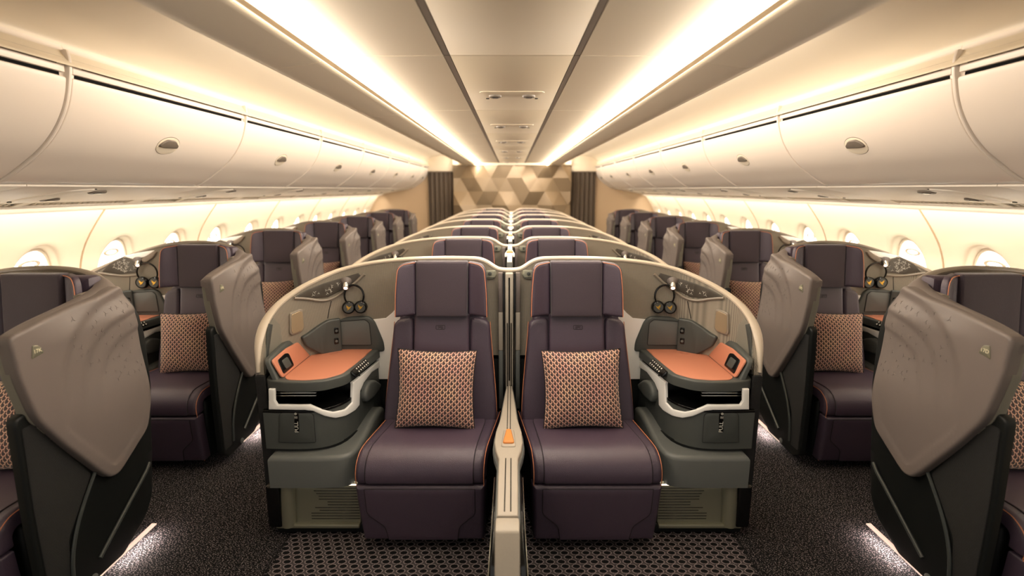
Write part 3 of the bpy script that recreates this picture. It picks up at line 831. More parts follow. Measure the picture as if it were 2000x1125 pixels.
    while q < (34 if side_kind else 15) and tries < 400:
        tries += 1; a = rnd.uniform(min(xs), max(xs)); b_ = rnd.uniform(min(zs), max(zs))
        if not inside(P, a, b_, .012): continue
        if not side_kind and not (rnd.random() < .9 and abs(a-(min(xs)+max(xs))/2) < .14): continue
        q += 1; r0 = rnd.uniform(0, 6); sz = rnd.uniform(.006, .011)
        for k in range(3):
            A = r0+k*2.1; mb.tube([F(a, b_, .0068), F(a+sz*math.cos(A), b_+sz*math.sin(A), .0068)], .0009, 4)
    mb.build('housing_marks', marks, ln)
    mb = MB(); mb.tube([F(*p, .004) for p in smooth2(inner(path, cam_, lip))], .007, 8); mb.build('housing_lip', rimtaupe, t)
    mb = MB(); mb.tube([F(*p, .0005) for p in densify(inner(path, cam_, sm), .02, False)], .002, 5); mb.build('panel_joint', seam, t)
    # reading lamp
    a, b_ = hit(*lampc, path, cam_, TH); a2, b2 = hit(*lampe, path, cam_, TH)
    q0, q1 = Vector(F(a, b_, .0)), Vector(F(a2, b2, .045)); ax = (q1-q0).normalized()
    mb = MB(); mb.lathe(q0, ax, [(.030, 0), (.028, .008), (.020, .018), (.017, .024)], 20); lm = mb.build('reading_lamp', taupe, t)
    mb = MB(); mb.lathe(q0+ax*.022, ax, [(.013, 0), (.0165, .002), (.0165, .028), (.014, .031), (.011, .031)], 20); mb.build('lamp_head', chrome, lm)
    mb = MB(); mb.lathe(q0+ax*.0535, ax, [(.010, 0), (.0095, .001), (.001, .0012)], 16); mb.build('lamp_lens', lampglow, lm)
    # small control pod beside the headrest
    P = [hit(px, py, path, CAMC, TH) for px, py in ((947, 528), (968, 527), (970, 536), (964, 545), (950, 545))] if not side_kind else None
    if P:
        mb = MB(); mb.pad(rounded(P, .008, 4), F, .010, .006, 3); pd = mb.build('control_pod', greenpale, t)
        c = hit(957, 534, path, CAMC, TH); mb = MB(); mb.pad(ell(.009, .009, *c, 18), F, .003, .001, 2, n0=.0095); mb.build('button', darkgrey, pd)
        mb = MB(); c = hit(958, 541.5, path, CAMC, TH); mb.pad([(c[0]-.018, c[1]-.002), (c[0]+.018, c[1]-.002), (c[0]+.018, c[1]+.001), (c[0]-.018, c[1]+.001)], F, .002, .0005, 1, n0=.009); mb.build('pod_slot', gloss, pd)
    # pale plastic below the fabric, between console and backrest
    P = inner(path, cam_, [(726, 624), (754, 621), (766, 611), (776, 600), (800, 596), (800, 740), (740, 740)]) if not side_kind else inner(path, cam_, [(310, 578), (324, 576), (333, 571), (345, 564), (350, 640), (325, 640), (320, 600)])
    mb = MB(); mb.pad(P, F, .004, .001, 1, (.04, None)); mb.build('pale_infill', white, t)
    if side_kind: make_wing(t)
    return t, (cups, band, path, cam_)
def inside(P, x, y, m=0):
    c = False; n = len(P); dmin = 9
    for i in range(n):
        x1, y1 = P[i]; x2, y2 = P[(i+1) % n]
        if (y1 > y) != (y2 > y) and x < (x2-x1)*(y-y1)/(y2-y1)+x1: c = not c
        dx, dy = x2-x1, y2-y1; u = max(0, min(1, ((x-x1)*dx+(y-y1)*dy)/(dx*dx+dy*dy+1e-12))); dmin = min(dmin, math.hypot(x-x1-u*dx, y-y1-u*dy))
    return c and dmin > m
def pdist(P, x, y):
    d = 9; n = len(P)
    for i in range(n):
        x1, y1 = P[i]; x2, y2 = P[(i+1) % n]; dx, dy = x2-x1, y2-y1
        u = max(0, min(1, ((x-x1)*dx+(y-y1)*dy)/(dx*dx+dy*dy+1e-12))); d = min(d, math.hypot(x-x1-u*dx, y-y1-u*dy))
    return d
def smooth2(P): return [tuple(v)[:2] for v in smooth([(*p, 0) for p in P], 2)]

# ---- the tall wing of a window seat.  drawn in (along, height)
LEAF = [(1.596, 1.128), (1.603, 1.06), (1.608, .984), (1.643, .822), (1.74, .67), (1.879, .481), (1.915, .440), (1.955, .430), (1.99, .445), (2.16, .547), (2.215, .65), (2.225, .749), (2.230, .96), (2.215, 1.08), (2.195, 1.165), (2.165, 1.195), (2.10, 1.190), (2.03, 1.178), (1.886, 1.167), (1.735, 1.150), (1.66, 1.138)]
LEAF = rounded([(y+.38, h) for y, h in LEAF], [.06, .02, .05, .05]+[.03]*16+[.03], 4)
def leaf_x(y, h):       # outer face: leans in and rolls over towards the back corner
    Y = y-.38
    return .005-.012*ss(1.2-h, .3, .8)-.030*ss(Y, 1.95, 2.26)*ss(h, 1.02, 1.20)-.028*ss(h, 1.06, 1.19)*ss(Y, 1.6, 1.9)-.03*ss(Y, 2.12, 2.28)
def leaf_n(y, h):
    Y = y-.38; d = 0
    for R_, k in ((1.0, .011), (.80, .010), (.62, .007)):
        r = (abs((Y-2.26)/(.51*R_))**3+(abs((h-.72)/(.45*R_)) if h > .72 else 0)**3)**(1/3)
        d -= k*(1-ss(r, .94, 1.03))*ss(h, .66, .95)
    e = pdist(LEAF, y, h)
    if h < .80: d -= .004*ss(e, .042, .055)*ss(.80-h, 0, .12)
    return d
def make_wing(t):
    f0 = lambda y, h, n: (leaf_x(y, h)+n, y, h)
    mb = MB(); mb.pad(LEAF, lambda y, h, n: f0(y, h, n+(leaf_n(y, h) if n > .010 else 0)), .045, .012, 4, (.0125, .0125), n0=-.017)
    # small three-armed marks pressed into the panel
    rnd = random.Random(9); pts = []; tries = 0
    while len(pts) < 46 and tries < 3000:
        tries += 1; y = rnd.uniform(2.22, 2.58); h = rnd.uniform(.80, 1.13)
        if h-.80 < (2.40-y)*.9 or not inside(LEAF, y, h, .03) or any(math.hypot(y-a, h-b) < .028 for a, b in pts): continue
        pts.append((y, h)); A0 = rnd.uniform(0, 6.3); sz = rnd.uniform(.008, .013)
        for k in range(3):
            A = A0+k*2.09; q = [(y+sz*u*math.cos(A+.5*u), h+sz*u*math.sin(A+.5*u)) for u in (0, .5, 1)]
            mb.tube([f0(a, b, .0280+leaf_n(a, b)) for a, b in q], [.0016, .0013, .0006], 5)
    w_ = mb.build('wing_panel', taupe, t)
    # the rolled top that carries the back rim round into the wing (world figures, moved into unit coordinates)
    A_ = [(1.598, 1.112, -1.690), (1.66, 1.132, -1.694), (1.735, 1.148, -1.698), (1.886, 1.166, -1.712), (2.03, 1.182, -1.738), (2.13, 1.196, -1.768), (2.20, 1.212, -1.815), (2.238, 1.232, -1.885), (2.252, 1.248, -1.97)]
    B_ = [(1.606, 1.085, -1.650), (1.67, 1.100, -1.646), (1.74, 1.115, -1.645), (1.90, 1.130, -1.650), (2.06, 1.140, -1.664), (2.17, 1.148, -1.690), (2.250, 1.160, -1.755), (2.285, 1.190, -1.84), (2.290, 1.232, -1.96)]
    A2 = smooth([(x+1.66, y+.38, h) for y, h, x in A_], 2); B2 = smooth([((leaf_x(y+.38, h)+.024+leaf_n(y+.38, h)) if i < 6 else x+1.66, y+.38, h) for i, (y, h, x) in enumerate(B_)], 2); rows = []
    for p, q in zip(A2, B2):
        c = p*.35+q*.65; c.z = max(p.z, q.z)+.018; r_ = [p+Vector((0, 0, -.03))+(p-q)*.02, p+Vector((0, 0, -.012))]
        r_ += [p*(1-k/7)**2+c*2*(k/7)*(1-k/7)+q*(k/7)**2 for k in range(8)]; r_.append(q+Vector((0, 0, -.03))+(p-q)*.25); rows.append([tuple(v) for v in r_])
    mb = MB(); mb.grid([[tuple(Vector(v)+(Vector(rows[0][5])-Vector(v))*.85+Vector((0, -.004, -.012))) for v in rows[0]]]+rows, wrap=True); mb.build('wing_roll', taupe, t)
    # wall of the wing: grey mesh lining inside
    lin_ = [(y, h) for y, h in [(1.985, 1.105), (1.988, .98), (2.02, .82), (2.10, .70), (2.3, .6), (2.60, .6), (2.60, 1.14), (2.54, 1.175), (2.41, 1.168), (2.26, 1.157), (2.11, 1.138)]]
    mb = MB(); mb.pad(rounded(lin_, .02, 3), lambda y, h, n: (leaf_x(y, h)-.003-n, y, h), .036, .008, 3, (.04, .04)); mb.build('wing_lining', meshfab, t)
    # dark carcass below
    car = [(1.60, .84), (1.598, .50), (1.60, .085), (1.66, .04), (1.95, .045), (2.10, .12), (2.18, .20), (2.243, .41), (2.285, .69), (2.283, .95), (2.25, 1.13), (2.215, 1.165), (2.1, 1.0), (1.7, .86)]
    mb = MB(); mb.pad(rounded([(y+.38, h) for y, h in car], .02, 3), lambda y, h, n: (leaf_x(y, h)-.040+n, y, h), .033, .010, 3, (.06, .06)); cc = mb.build('side_panel', carcass, t)
    msh = [(1.615, .80), (1.612, .50), (1.614, .10), (1.70, .10), (1.72, .30), (1.86, .49), (1.66, .80)]
    mb = MB(); mb.pad(rounded([(y+.38, h) for y, h in msh], .012, 3), lambda y, h, n: (leaf_x(y, h)-.008+n, y, h), .005, .003, 2, (.06, .06)); mb.build('mesh_insert', darkmesh, cc)
    def on(Y, h, o=.002): return (leaf_x(Y+.38, h)+o, Y+.38, h)
    mb = MB(); mb.tube([on(*p) for p in smooth2([(1.87, .49), (1.77, .36), (1.715, .24), (1.70, .12)])], .007, 8); mb.build('groove_bar', barmat, cc)
    mb = MB(); mb.tube([on(*p) for p in smooth2([(2.17, .36), (2.0, .25), (1.83, .135)])], .008, 8); mb.build('groove_bar', barmat, cc)
    mb = MB(); mb.lathe(on(1.79, .075, 0), (1, 0, 0), [(.017, 0), (.017, .004), (.012, .006), (.002, .006)], 20); mb.build('round_cap', midgrey, cc)
    # seat number badge
    bc = (2.062, 1.055)
    bp = rounded([(bc[0]-.022, bc[1]-.022), (bc[0]+.026, bc[1]-.012), (bc[0]+.012, bc[1]+.018), (bc[0]-.012, bc[1]+.024)], .006, 3)
    mb = MB(); mb.pad(bp, f0, .003, .0015, 2, n0=.0275); bd = mb.build('seat_number_badge', bronze, w_)
    text(1, SEATNO, .019, lambda x, y, z: (leaf_x(*bc)+.0305+z, bc[0]+.002+x*PL.S, bc[1]+.001+y), badgetext, 'seat_number', bd)
    # glow under the wing
    mb = MB(); mb.box(-.034, -.012, 2.20, 2.54, .049, .055, r=.001); mb.build('floor_light', floorled, t)
SEATNO = '17K'

# ---- headphones on the shell
def make_headphones(info, lab, grp):
    cups, band, path, cam_ = info
    F = pmap(path)
    c0, c1 = [hit(x, y, path, cam_, TH) for x, y in cups]; bc = hit(band[0], band[1], path, cam_, TH)
    base = F((c0[0]+c1[0])/2, c0[1]-.03, 0)
    t = thing('headphones', base, lab, 'headphones', grp)
    sc_ = abs(c1[0]-c0[0])/2*.95
    for c in (c0, c1):
        q = Vector(F(*c, 0)); nn = (Vector(F(*c, 1))-q).normalized()
        mb = MB(); mb.lathe(q, nn, [(sc_*.80, .001), (sc_*.98, .008), (sc_, .020), (sc_*.95, .030), (sc_*.82, .034), (sc_*.80, .031), (sc_*.4, .031), (.001, .031)], 28); cu = mb.build('ear_cup', black if 0 else gloss, t)
        mb = MB(); mb.lathe(q+nn*.0305, nn, [(sc_*.78, 0), (sc_*.72, .0025), (.001, .003)], 28); mb.build('cup_plate', darkgrey, cu)
        # small golden bird mark
        e1 = (Vector(F(c[0]+.01, c[1], 0))-q).normalized(); e2 = Vector((0, 0, 1)); k = sc_*.5
        o = q+nn*.0342
        bird = [(-1, .7), (-.35, .25), (.1, .55), (.55, 1.0), (.5, .2), (.15, -.3), (.5, -.75), (-.1, -.45), (-.45, -.15)]
        mb = MB(); mb.add([o+e1*x*k+e2*y*k for x, y in bird], [tuple(range(9))]); mb.add([o+nn*.001+e1*x*k+e2*y*k for x, y in bird], [tuple(range(9))]); mb.build('gold_mark', goldm, cu)
    # head band, standing a little off the wall
    R_ = .5*((c1[0]-c0[0])**2)**.5+sc_*.62; cx_ = (c0[0]+c1[0])/2; zc = bc[1]
    pts = []
    for k in range(25):
        A = math.radians(-38+256*k/24); pts.append(F(cx_+R_*math.cos(A), zc+R_*math.sin(A)*.98, .020))
    mb = MB(); mb.tube(pts, [.0035 if k in (0, 24) else .0045+.0015*math.sin(PI*k/24) for k in range(25)], 8); mb.build('headband', gloss, t)
    return t

# ---- console beside the seat
CP = Path2([(-1.115, 2.172), (-1.02, 2.165), (-.93, 2.166), (-.865, 2.178), (-.81, 2.21), (-.772, 2.27), (-.750, 2.35), (-.735, 2.47), (-.715, 2.60), (-.70, 2.70)], 2, -1)
def cpt(px, py): return hit(px, py, CP, CAMC, 0)
TZ = .760
def make_console(lab, grp, side_kind):
    t = thing('side_console', (-.92, 2.4, 0), lab, 'console', grp)
    F = lambda a, z, n: CP.f(a, z, n)
    # outline in plan, closed at the back
    front = [(p.x, p.y) for p in CP.P][::2]+[(CP.P[-1].x, CP.P[-1].y)]
    def plan(pts, z0, z1, bev, name, m, parent=t, nb=3):
        mb = MB(); mb.pad(pts, lambda a, b, n: (a, b, z0+n), z1-z0, bev, nb); return mb.build(name, m, parent)
    full = front+[(-1.00, 2.64), (-1.06, 2.58), (-1.105, 2.48), (-1.125, 2.35)]
    plan(full, .43, .612, .004, 'body', darkgrey)
    # dark inside of the cubby: floor, back
    plan([(a, b) for a, b in full], .606, .618, .002, 'cubby_floor', gloss)
    mb = MB(); mb.pad([(-1.10, .61), (-.74, .61), (-.74, .71), (-1.10, .71)], lambda a, z, n: (a, 2.42-n, z), .01, .002, 1); mb.build('cubby_back', gloss, t)
    # side skin towards the seat, above the pale band
    # pale frame
    outer = [(525.6, 759), (526, 799), (560, 799.5), (596, 800), (612, 802), (634, 812), (654, 816), (673, 812), (692, 801), (700, 791), (701, 764), (708, 748), (724, 727), (746, 713), (752, 707)]
    inn = [(538, 759), (538, 782), (543, 790), (560, 790), (606, 790), (628, 799), (650, 804), (673, 799), (686, 786), (687, 751), (686, 747), (704, 733), (721, 719), (737, 705), (752, 697)]
    O = [cpt(*p) for p in outer]; I = [cpt(*p) for p in inn]
    poly = densify(O, .02, False)+densify(I[::-1], .02, False)
    mb = MB(); mb.pad(poly, F, .014, .005, 3, (.025, None), n0=-.006); mb.build('pale_frame', white, t)
    # skin between frame and seat: charcoal side wall right of the cubby
    skin = [(700, 792), (701, 764), (708, 749), (724, 728), (746, 714), (752, 708), (752, 800), (720, 830), (700, 850)]
    mb = MB(); mb.pad([cpt(*p) for p in skin], F, .008, .003, 2, (.03, None), n0=-.008); mb.build('side_skin', darkgrey, t)
    # arm pad
    pdp = [cpt(*p) for p in [(704, 775), (706, 758), (713, 744), (724, 741), (736, 749), (734, 758), (722, 775), (708, 786)]]
    mb = MB(); mb.pad(rounded(pdp, .02, 4), F, .030, .014, 4, (.03, None)); mb.build('elbow_pad', midgrey, t)
    # magazine bars in the cubby
    for dz in (0, .013):
        mb = MB(); mb.box(-1.085, -.875, 2.19, 2.205, .690-dz, .695-dz, r=.002); mb.build('chrome_rail', chrome, t)
    # life vest door and its tab
    D = rounded([cpt(*p) for p in [(546, 863), (546, 806), (612, 806), (616, 863)]], [.001, .022, .022, .001], 5)
    mb = MB(); mb.pad(D, F, .005, .002, 2, (.03, None)); dr = mb.build('storage_door', darkgrey, t)
    mb = MB(); mb.tube([F(a, b, .0012) for a, b in densify(D, .01)], .0022, 5); mb.build('door_gap', seam, dr)
    T = [cpt(*p) for p in [(576.5, 842), (576, 807), (584, 807), (585.5, 842)]]
    mb = MB(); mb.pad(T, F, .004, .001, 1, n0=.004); tb = mb.build('pull_tab', gloss, dr)
    tc = (sum(p[0] for p in T)/4, sum(p[1] for p in T)/4)
    text(1, 'PULL', .024, lambda x, y, z: F(tc[0]-y*PL.S-.001, tc[1]-.020+x, .0085+z), marks, 'lettering', tb)
    mb = MB()
    for k in range(3):
        zz = tc[1]+.022+k*.004; 
        mb.pad([(tc[0]-.008, zz), (tc[0]+.006, zz), (tc[0]+.006, zz+.0012), (tc[0]-.008, zz+.0012)], F, .0006, .0001, 1, n0=.008)
    mb.lathe(F(tc[0]-.001, tc[1]+.044, .008), (0, -1, 0), [(.0055, 0), (.0055, .001), (.003, .001), (.003, 0)], 14)
    mb.build('tab_marks', marks, tb)
    # lower step, inset, then the padded box
    low = [(a+(.0 if a < -1 else .012), b+.018) for a, b in front]+[(-1.0, 2.66), (-1.10, 2.5), (-1.12, 2.3)]
    plan(low, .385, .435, .002, 'recess_band', carcass)
    bx = Path2([(-1.09, 2.122), (-.95, 2.120), (-.80, 2.121), (-.735, 2.135), (-.705, 2.19), (-.695, 2.30), (-.682, 2.45), (-.67, 2.56)], 2, -1)
    bl = [(p.x, p.y) for p in bx.P][::2]+[(bx.P[-1].x, bx.P[-1].y), (-1.09, 2.56)]
    mb = MB(); mb.pad(bl, lambda a, b, n: (a, b, .262+n+(.055*ss(b, 2.2, 2.55))*ss(n, .08, .14)), .152, .022, 4, (None, .05)); mb.build('arm_box', midgrey, t)
    # foot niche: ribbed metal face, round column, sill
    mb = MB(); mb.box(-1.00, -.70, 2.165, 2.18, .05, .27); rb = mb.build('ribbed_panel', bronze, t)
    mb = MB(); rnd = random.Random(2)
    for k in range(13):
        z = .076+k*.0145; x0 = -.93+rnd.choice([0, .02, .04, .065, .03, .08])
        mb.box(x0, -.702, 2.1635, 2.1665, z-.0016, z+.0016, r=.0008, seg=1)
    mb.build('rib_slots', gloss, rb)
    mb = MB(); mb.box(-.99, -.70, 2.150, 2.158, .2565, .2605, r=.001); mb.build('niche_light', lampglow, t)
    mb = MB(); mb.tube([(-1.035, 2.16, .05), (-1.03, 2.16, .16), (-1.022, 2.16, .27)], .034, 20); mb.build('round_column', bronze, t)
    mb = MB(); mb.box(-1.09, -.70, 2.140, 2.175, .040, .060, r=.006); mb.build('sill', bronze, t)
    mb = MB(); mb.box(-1.12, -1.055, 2.13, 2.30, .05, .265, r=.012); mb.build('corner_post', gloss, t)
    mb = MB(); mb.box(-1.10, -.66, 2.17, 2.60, .0, .045, r=.004); mb.build('plinth', carcass, t)
    # tray: charcoal rim with the orange leather top
    tr = [(736, 674), (712, 696), (687, 716), (668, 730), (634, 739.5), (596, 742.5), (560, 741.5)]
    T = [onz(px, py, TZ) for px, py in tr]
    back = [(-1.025, 2.22), (-1.022, 2.60), (-.90, 2.628), (-.735, 2.64)]
    top = T+back
    tray = [(-.690, 2.69)]+[(x+.022, y-.014) for x, y in T[1:4]]+[(x+.006, y-.022) for x, y in T[4:6]]+[(-1.02, T[6][1]-.022), (-1.10, 2.19), (-1.12, 2.30), (-1.105, 2.46), (-1.06, 2.57), (-.98, 2.635), (-.85, 2.66)]
    tray = rounded(tray, .03, 4)
    mb = MB(); mb.pad(tray, lambda a, b, n: (a, b, .712+n), .046, .008, 3); ty = mb.build('table', darkgrey, t)
    mb = MB(); mb.pad(rounded(top, .02, 4), lambda a, b, n: (a, b, .7565+n), .005, .003, 3); mb.build('leather_top', tan, ty)
    # winding mark pressed into the top
    mb = MB(); c = onz(652, 690, .762); mb.tube([(c[0]+.022*math.cos(k/16*2*PI), c[1]+.022*math.sin(k/16*2*PI), .7618) for k in range(16)], .0008, 4, closed=True); mb.build('charge_mark', tan, ty)
    # upright orange flank with the black socket
    def ff(y, z, n): return (-1.032-(z-.755)*.45+n, y, z)
    fl_ = rounded([(2.205, .758), (2.60, .758), (2.565, .835), (2.50, .842), (2.36, .850), (2.20, .842)], .015, 3)
    mb = MB(); mb.pad(fl_, ff, .008, .004, 3); fk = mb.build('leather_flank', tan, ty)
    so = rounded([(2.225, .770), (2.34, .772), (2.35, .830), (2.32, .838), (2.235, .832)], .010, 4)
    mb = MB(); mb.pad(so, ff, .004, .002, 2, n0=.007); sk = mb.build('socket_recess', gloss, fk)
    mb = MB(); mb.pad(rounded([(2.26, .782), (2.32, .782), (2.32, .822), (2.26, .822)], .008, 3), ff, .003, .001, 2, n0=.0105); mb.build('socket', darkgrey, sk)
    def f2(y, z, n): return (-1.115-(z-.755)*.08+n, y, z)
    # charcoal frame behind the flank
    mb = MB(); mb.pad(rounded([(2.175, .70), (2.60, .70), (2.59, .88), (2.50, .872), (2.36, .860), (2.20, .846)], .03, 4), lambda y, z, n: (-1.062-(z-.755)*.45+n-.028*ss(y, 2.5, 2.2)*0, y-.0, z), .022, .008, 3, (.05, None)); mb.build('flank_frame', darkgrey, t)
    # back box with screen and sockets
    bb = [(-1.03, .745), (-1.03, .86), (-.97, .90), (-.90, .928), (-.85, .938), (-.745, .940), (-.715, .915), (-.672, .80), (-.668, .745)]
    def gb(a, z, n): return (a, 2.655-n-.02*ss(-a, .85, 1.03), z)
    mb = MB(); mb.pad(rounded(bb, .018, 4), gb, .030, .012, 4, (.05, None)); bbx = mb.build('back_box', darkgrey, t)
    mb = MB(); mb.pad(rounded([(-.895, .785), (-.895, .915), (-.762, .925), (-.740, .905), (-.735, .785)], .008, 3), gb, .004, .002, 2, n0=.0285); mb.build('screen', midgrey, bbx)
    mb = MB(); mb.tube([gb(a, z, .033) for a, z in rounded([(-.895, .785), (-.895, .915), (-.762, .925), (-.740, .905), (-.735, .785)], .008, 3)], .0015, 5, closed=True); mb.build('screen_gap', seam, bbx)
    wp = [hit(px, py, SPC, CAMC, TH) for px, py in [(586, 658), (600, 650), (622, 634), (638, 624.5), (664, 620), (668, 690), (625, 690), (596, 676)]]
    mb = MB(); mb.pad(rounded(wp, .012, 3), pmap(SPC), .022, .008, 3, (.03, None)); wpn = mb.build('wall_panel', darkgrey, t)
    for px, py in ((655, 644), (655, 664)):
        a, z = hit(px, py, SPC, CAMC, TH); G = pmap(SPC)
        mb = MB(); mb.pad(rounded([(a-.014, z-.017), (a+.014, z-.017), (a+.014, z+.017), (a-.014, z+.017)], .006, 3), G, .004, .002, 2, n0=.021); s_ = mb.build('socket', gloss, wpn)
        c = Vector(G(a, z, .0245)); nn = (Vector(G(a, z, 1))-c).normalized(); mb = MB(); mb.lathe(c, nn, [(.007, 0), (.007, .002), (.001, .002)], 12); mb.build('socket_face', midgrey, s_)
    # key pad on the slanted edge of the tray
    kA, kB = cpt(668, 738), cpt(727, 700)
    def kf(a, b, n):
        P0 = Vector(onz(692, 727, .745)).to_3d(); P1 = Vector(onz(722, 700, .745)).to_3d()
        d = (P1-P0); L_ = d.length; d.normalize(); nn = Vector((d.y, -d.x, 0)); nn = (nn+Vector((0, 0, .9))).normalized(); u = nn.cross(d)*-1
        if u.z < 0: u = -u
        c = Vector((P0.x, P0.y, .738)); return tuple(c+d*a+u*b+nn*(n+.004))
    mb = MB(); mb.pad(rounded([(-.03, -.016), (.155, -.016), (.155, .020), (-.03, .020)], .008, 3), kf, .010, .004, 2); kp = mb.build('key_pad', gloss, ty)
    mb = MB()
    for i in range(6):
        for j in range(2):
            mb.pad(ell(.0052, .0045, .022+i*.0235, -.007+j*.018, 8), kf, .0014, .0004, 1, n0=.0098)
    mb.build('keys', marks, kp)
    return t

# ---- divider between the two centre seats
def make_divider(k, raised):
    PL.S = 1; PL.DX = 0
    t = thing('centre_divider', (0, 2.2, 0), ('beige slotted centre divider with orange pad, lowered, between the two front seats' if not raised else 'raised beige centre divider with orange pad between the %s row centre seats' % ORD[k]), 'seat divider', 'dividers between the centre seats')
    # upright panel at the back with slots
    mb = MB(); mb.box(-.020, .020, 2.535, 2.60, .50, 1.185, r=.006); p = mb.build('upright_panel', beigegrey, t)
    mb = MB(); mb.box(-.0035, .0035, 2.531, 2.536, .62, 1.165); 
    for s in (-1, 1): mb.box(s*.010-.0022, s*.010+.0022, 2.531, 2.536, .52, .93)
    mb.build('slots', black, p)
    for s in (-1, 1):
        mb = MB(); x0, x1 = sorted((s*.024, s*.031)); mb.box(x0, x1, 2.55, 2.60, .48, 1.185); mb.build('dark_channel', gloss, t)
        x0, x1 = sorted((s*.032, s*.056)); mb = MB(); mb.box(x0, x1, 2.56, 2.61, .98, 1.185, r=.004); mb.build('cheek', taupe, t)
        mb = MB(); mb.box(x0, x1, 2.56, 2.61, .775, .98, r=.004); mb.build('cheek', beigegrey, t)
        mb = MB(); mb.box(x0, x1, 2.56, 2.61, .45, .775, r=.004); mb.build('cheek', midgrey, t)
    if not raised:
        zt = .590
        hw = [(2.56, .014), (2.40, .024), (2.15, .038), (2.02, .055), (1.93, .058), (1.86, .050), (1.80, .037), (1.45, .034)]
        def outl(o, y1=1.45): return [(-w-o, y) for y, w in hw]+[(w+o, y) for y, w in reversed(hw)]
        mb = MB(); mb.pad(outl(0), lambda a, b, n: (a, b, zt-.03+n), .03, .006, 3); a_ = mb.build('arm_top', beigegrey, t)
        mb = MB()
        for s in (-1, 1):
            mb.box(s*.010-.0018, s*.010+.0018, 1.47, 1.80, zt-.001, zt+.0012); mb.box(s*.0065-.0014, s*.0065+.0014, 2.03, 2.55, zt-.001, zt+.0012)
        mb.build('slots', black, a_)
        mb = MB(); mb.pad(rounded([(-.022, 2.035), (-.030, 1.885), (.030, 1.885), (.022, 2.035)], .014, 4), lambda a, b, n: (a, b, zt+n-.002), .007, .005, 3); pl_ = mb.build('pad_surround', beigegrey, a_)
        mb = MB(); mb.pad(rounded([(-.010, 2.022), (-.024, 1.905), (.024, 1.905), (.010, 2.022)], .012, 5), lambda a, b, n: (a, b, zt+.004+n), .010, .006, 4); mb.build('orange_pad', tanpad, pl_)
        mb = MB(); mb.pad(outl(.007), lambda a, b, n: (a, b, zt-.055+n), .028, .006, 3); mb.build('arm_edge', midgrey, t)
        # front plate, sloping down and forward
        mb = MB(); mb.box(-.038, .038, 1.38, 1.45, .05, zt-.003, r=.008, f=lambda x, y, z: (x, y-.42*(zt-z), z)); mb.build('front_plate', beigegrey, t)
        for s in (-1, 1):
            body = [(2.56, .50), (2.0, .53), (1.80, .54), (1.46, .53), (1.36, .40), (1.22, .04), (2.56, .04)]
            mb = MB(); mb.pad(body, lambda y, z, n: (s*(.012+n), y, z), .024, .006, 2); mb.build('side_panel', carcass, t)
            flare = rounded([(2.0, .42), (1.72, .40), (1.60, .28), (1.52, .04), (2.0, .04)], .03, 3)
            mb = MB(); mb.pad(flare, lambda y, z, n: (s*(.034+n+.02*ss(.5-z, 0, .4)), y, z), .020, .006, 3); fl2 = mb.build('flared_cheek', gloss, t)
            mb = MB(); mb.tube([(s*(.056+.02*ss(.5-z, 0, .4)), y-.004, z) for y, z in smooth2([(1.95, .42), (1.73, .40), (1.60, .28), (1.52, .05)])], .003, 6); mb.build('chrome_line', chrome, fl2)
    else:
        zt = 1.205
        mb = MB(); mb.box(-.016, .016, 1.66, 2.55, .45, zt, r=.006); mb.build('raised_panel', midgrey, t)
        mb = MB(); mb.box(-.013, .013, 1.66, 2.55, zt-.002, zt+.006, r=.003); tp = mb.build('top_strip', white, t)
        mb = MB(); mb.pad(rounded([(-.020, 2.16), (-.032, 1.98), (.032, 1.98), (.020, 2.16)], .014, 4), lambda a, b, n: (a, b, zt-.012+n), .022, .006, 3); ps = mb.build('pad_surround', white, tp)
        mb = MB(); mb.pad(rounded([(-.010, 2.145), (-.022, 2.0), (.022, 2.0), (.010, 2.145)], .010, 4), lambda a, b, n: (a, b, zt+.008+n), .012, .006, 4); mb.build('orange_pad', tanpad, ps)
        mb = MB(); mb.box(-.024, .024, 1.66, 2.56, .04, .46, r=.006); mb.build('base', carcass, t)
    return t

PITCHY = 1.14
def clone_row(objs, k, dy):
    out = []
    for o in objs:
        c = copy_tree(o); c.location.y += dy; out.append(c)
    return out
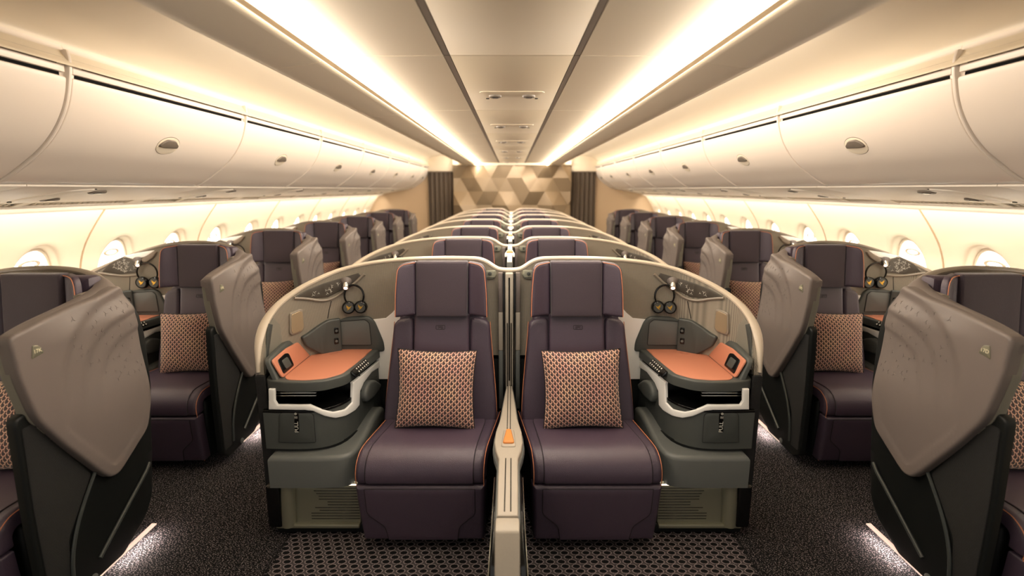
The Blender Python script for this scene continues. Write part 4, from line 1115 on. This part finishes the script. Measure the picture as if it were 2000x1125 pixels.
# centre block
for S, sn in ((1, 'left'), (-1, 'right')):
    PL.S = S; PL.DX = 0; PL.OX = -.014; PL.DY = 0
    where = 'immediately %s of the centre divider' % sn
    seat = make_seat('purple leather seat with orange piping, front row, %s' % where, 'centre block seats', False)
    shell, info = make_shell('beige-rimmed curved shell, front row, wrapping the seat %s' % where, 'centre block shells', False)
    con = make_console('charcoal console with orange table top, front row, %s centre seat' % sn, 'centre block consoles', False)
    pil = make_pillow('orange patterned square pillow on front row seat %s' % where, 'patterned pillows', 1.5 if S > 0 else 1.5)
    hp = make_headphones(info, 'black headphones hanging inside the front row shell, %s centre seat' % sn, 'hanging headphones')
    for k in range(1, 7):
        n_ = [seat, shell, con]+([hp] if k < 3 else [])
        cl = clone_row(n_, k, PITCHY*k); r_ = ORD[k]
        cl[0]['label'] = 'purple seat whose headrest shows in the %s centre row, %s of the divider' % (r_, sn)
        cl[1]['label'] = 'beige-rimmed curved shell of the %s centre row, %s of the divider' % (r_, sn)
        cl[2]['label'] = 'charcoal console mostly hidden by the %s centre row shell, %s half' % (r_, sn)
        if k < 3: cl[3]['label'] = 'black headphones half hidden in the %s centre row shell, %s half' % (r_, sn)
PL.OX = -.014; PL.S = 1
make_divider(0, False)
d1 = make_divider(1, True); d1.location.y += PITCHY
for k in range(2, 7):
    c = copy_tree(d1); c.location.y += PITCHY*(k-1); c['label'] = 'raised beige centre divider with orange pad between the %s row centre seats' % ORD[k]
# window units
for S, sn in ((1, 'left'), (-1, 'right')):
    PL.S = S; PL.DX = -1.66; PL.OX = -.003; PL.DY = -.38
    SEATNO = '17K' if S > 0 else '17D'
    seat = make_seat('purple window seat at the %s edge of the picture, nearest the camera' % sn, '%s window seats' % sn, True)
    shell, info = make_shell('taupe winged shell at the %s edge of the picture, nearest the camera' % sn, '%s window shells' % sn, True)
    con = make_console('charcoal console beside the nearest %s window seat' % sn, '%s window consoles' % sn, True)
    pil = make_pillow('patterned pillow cut by the %s edge of the picture' % sn, 'patterned pillows', -2)
    hp = make_headphones(info, 'headphones beside the nearest %s window seat' % sn, 'hanging headphones')
    for k in range(1, 7):
        cl = clone_row([seat, shell, con]+([pil] if k < 4 else [])+([hp] if k < 3 else []), k, PITCHY*k); r_ = ORD[k]
        cl[0]['label'] = 'purple leather window seat, %s row along the %s wall' % (r_, sn)
        cl[1]['label'] = 'taupe shell with tall aisle wing, %s row along the %s wall' % (r_, sn)
        cl[2]['label'] = 'charcoal window console beside the %s row seat on the %s' % (r_, sn)
        if k < 4: cl[3]['label'] = 'orange patterned pillow on the %s row %s window seat' % (r_, sn)
        if k < 3: cl[4]['label'] = 'black headphones hanging in the %s row %s window shell' % (r_, sn)
    for o in list(hp.children_recursive)+[hp]: bpy.data.objects.remove(o)      # the nearest pair would hang outside the picture
    for k in range(6):      # the lamp under each wing
        l = area('wing_floor_lamp', (S*(-1.66-.025)+PL.OX, 2.37-.38+PITCHY*k, .046), (0, 0, 0), .014, .32, 2.2, (1.0, .84, .77)); l.data.energy = 3.2
PL.S = 1; PL.DX = 0; PL.OX = 0; PL.DY = 0
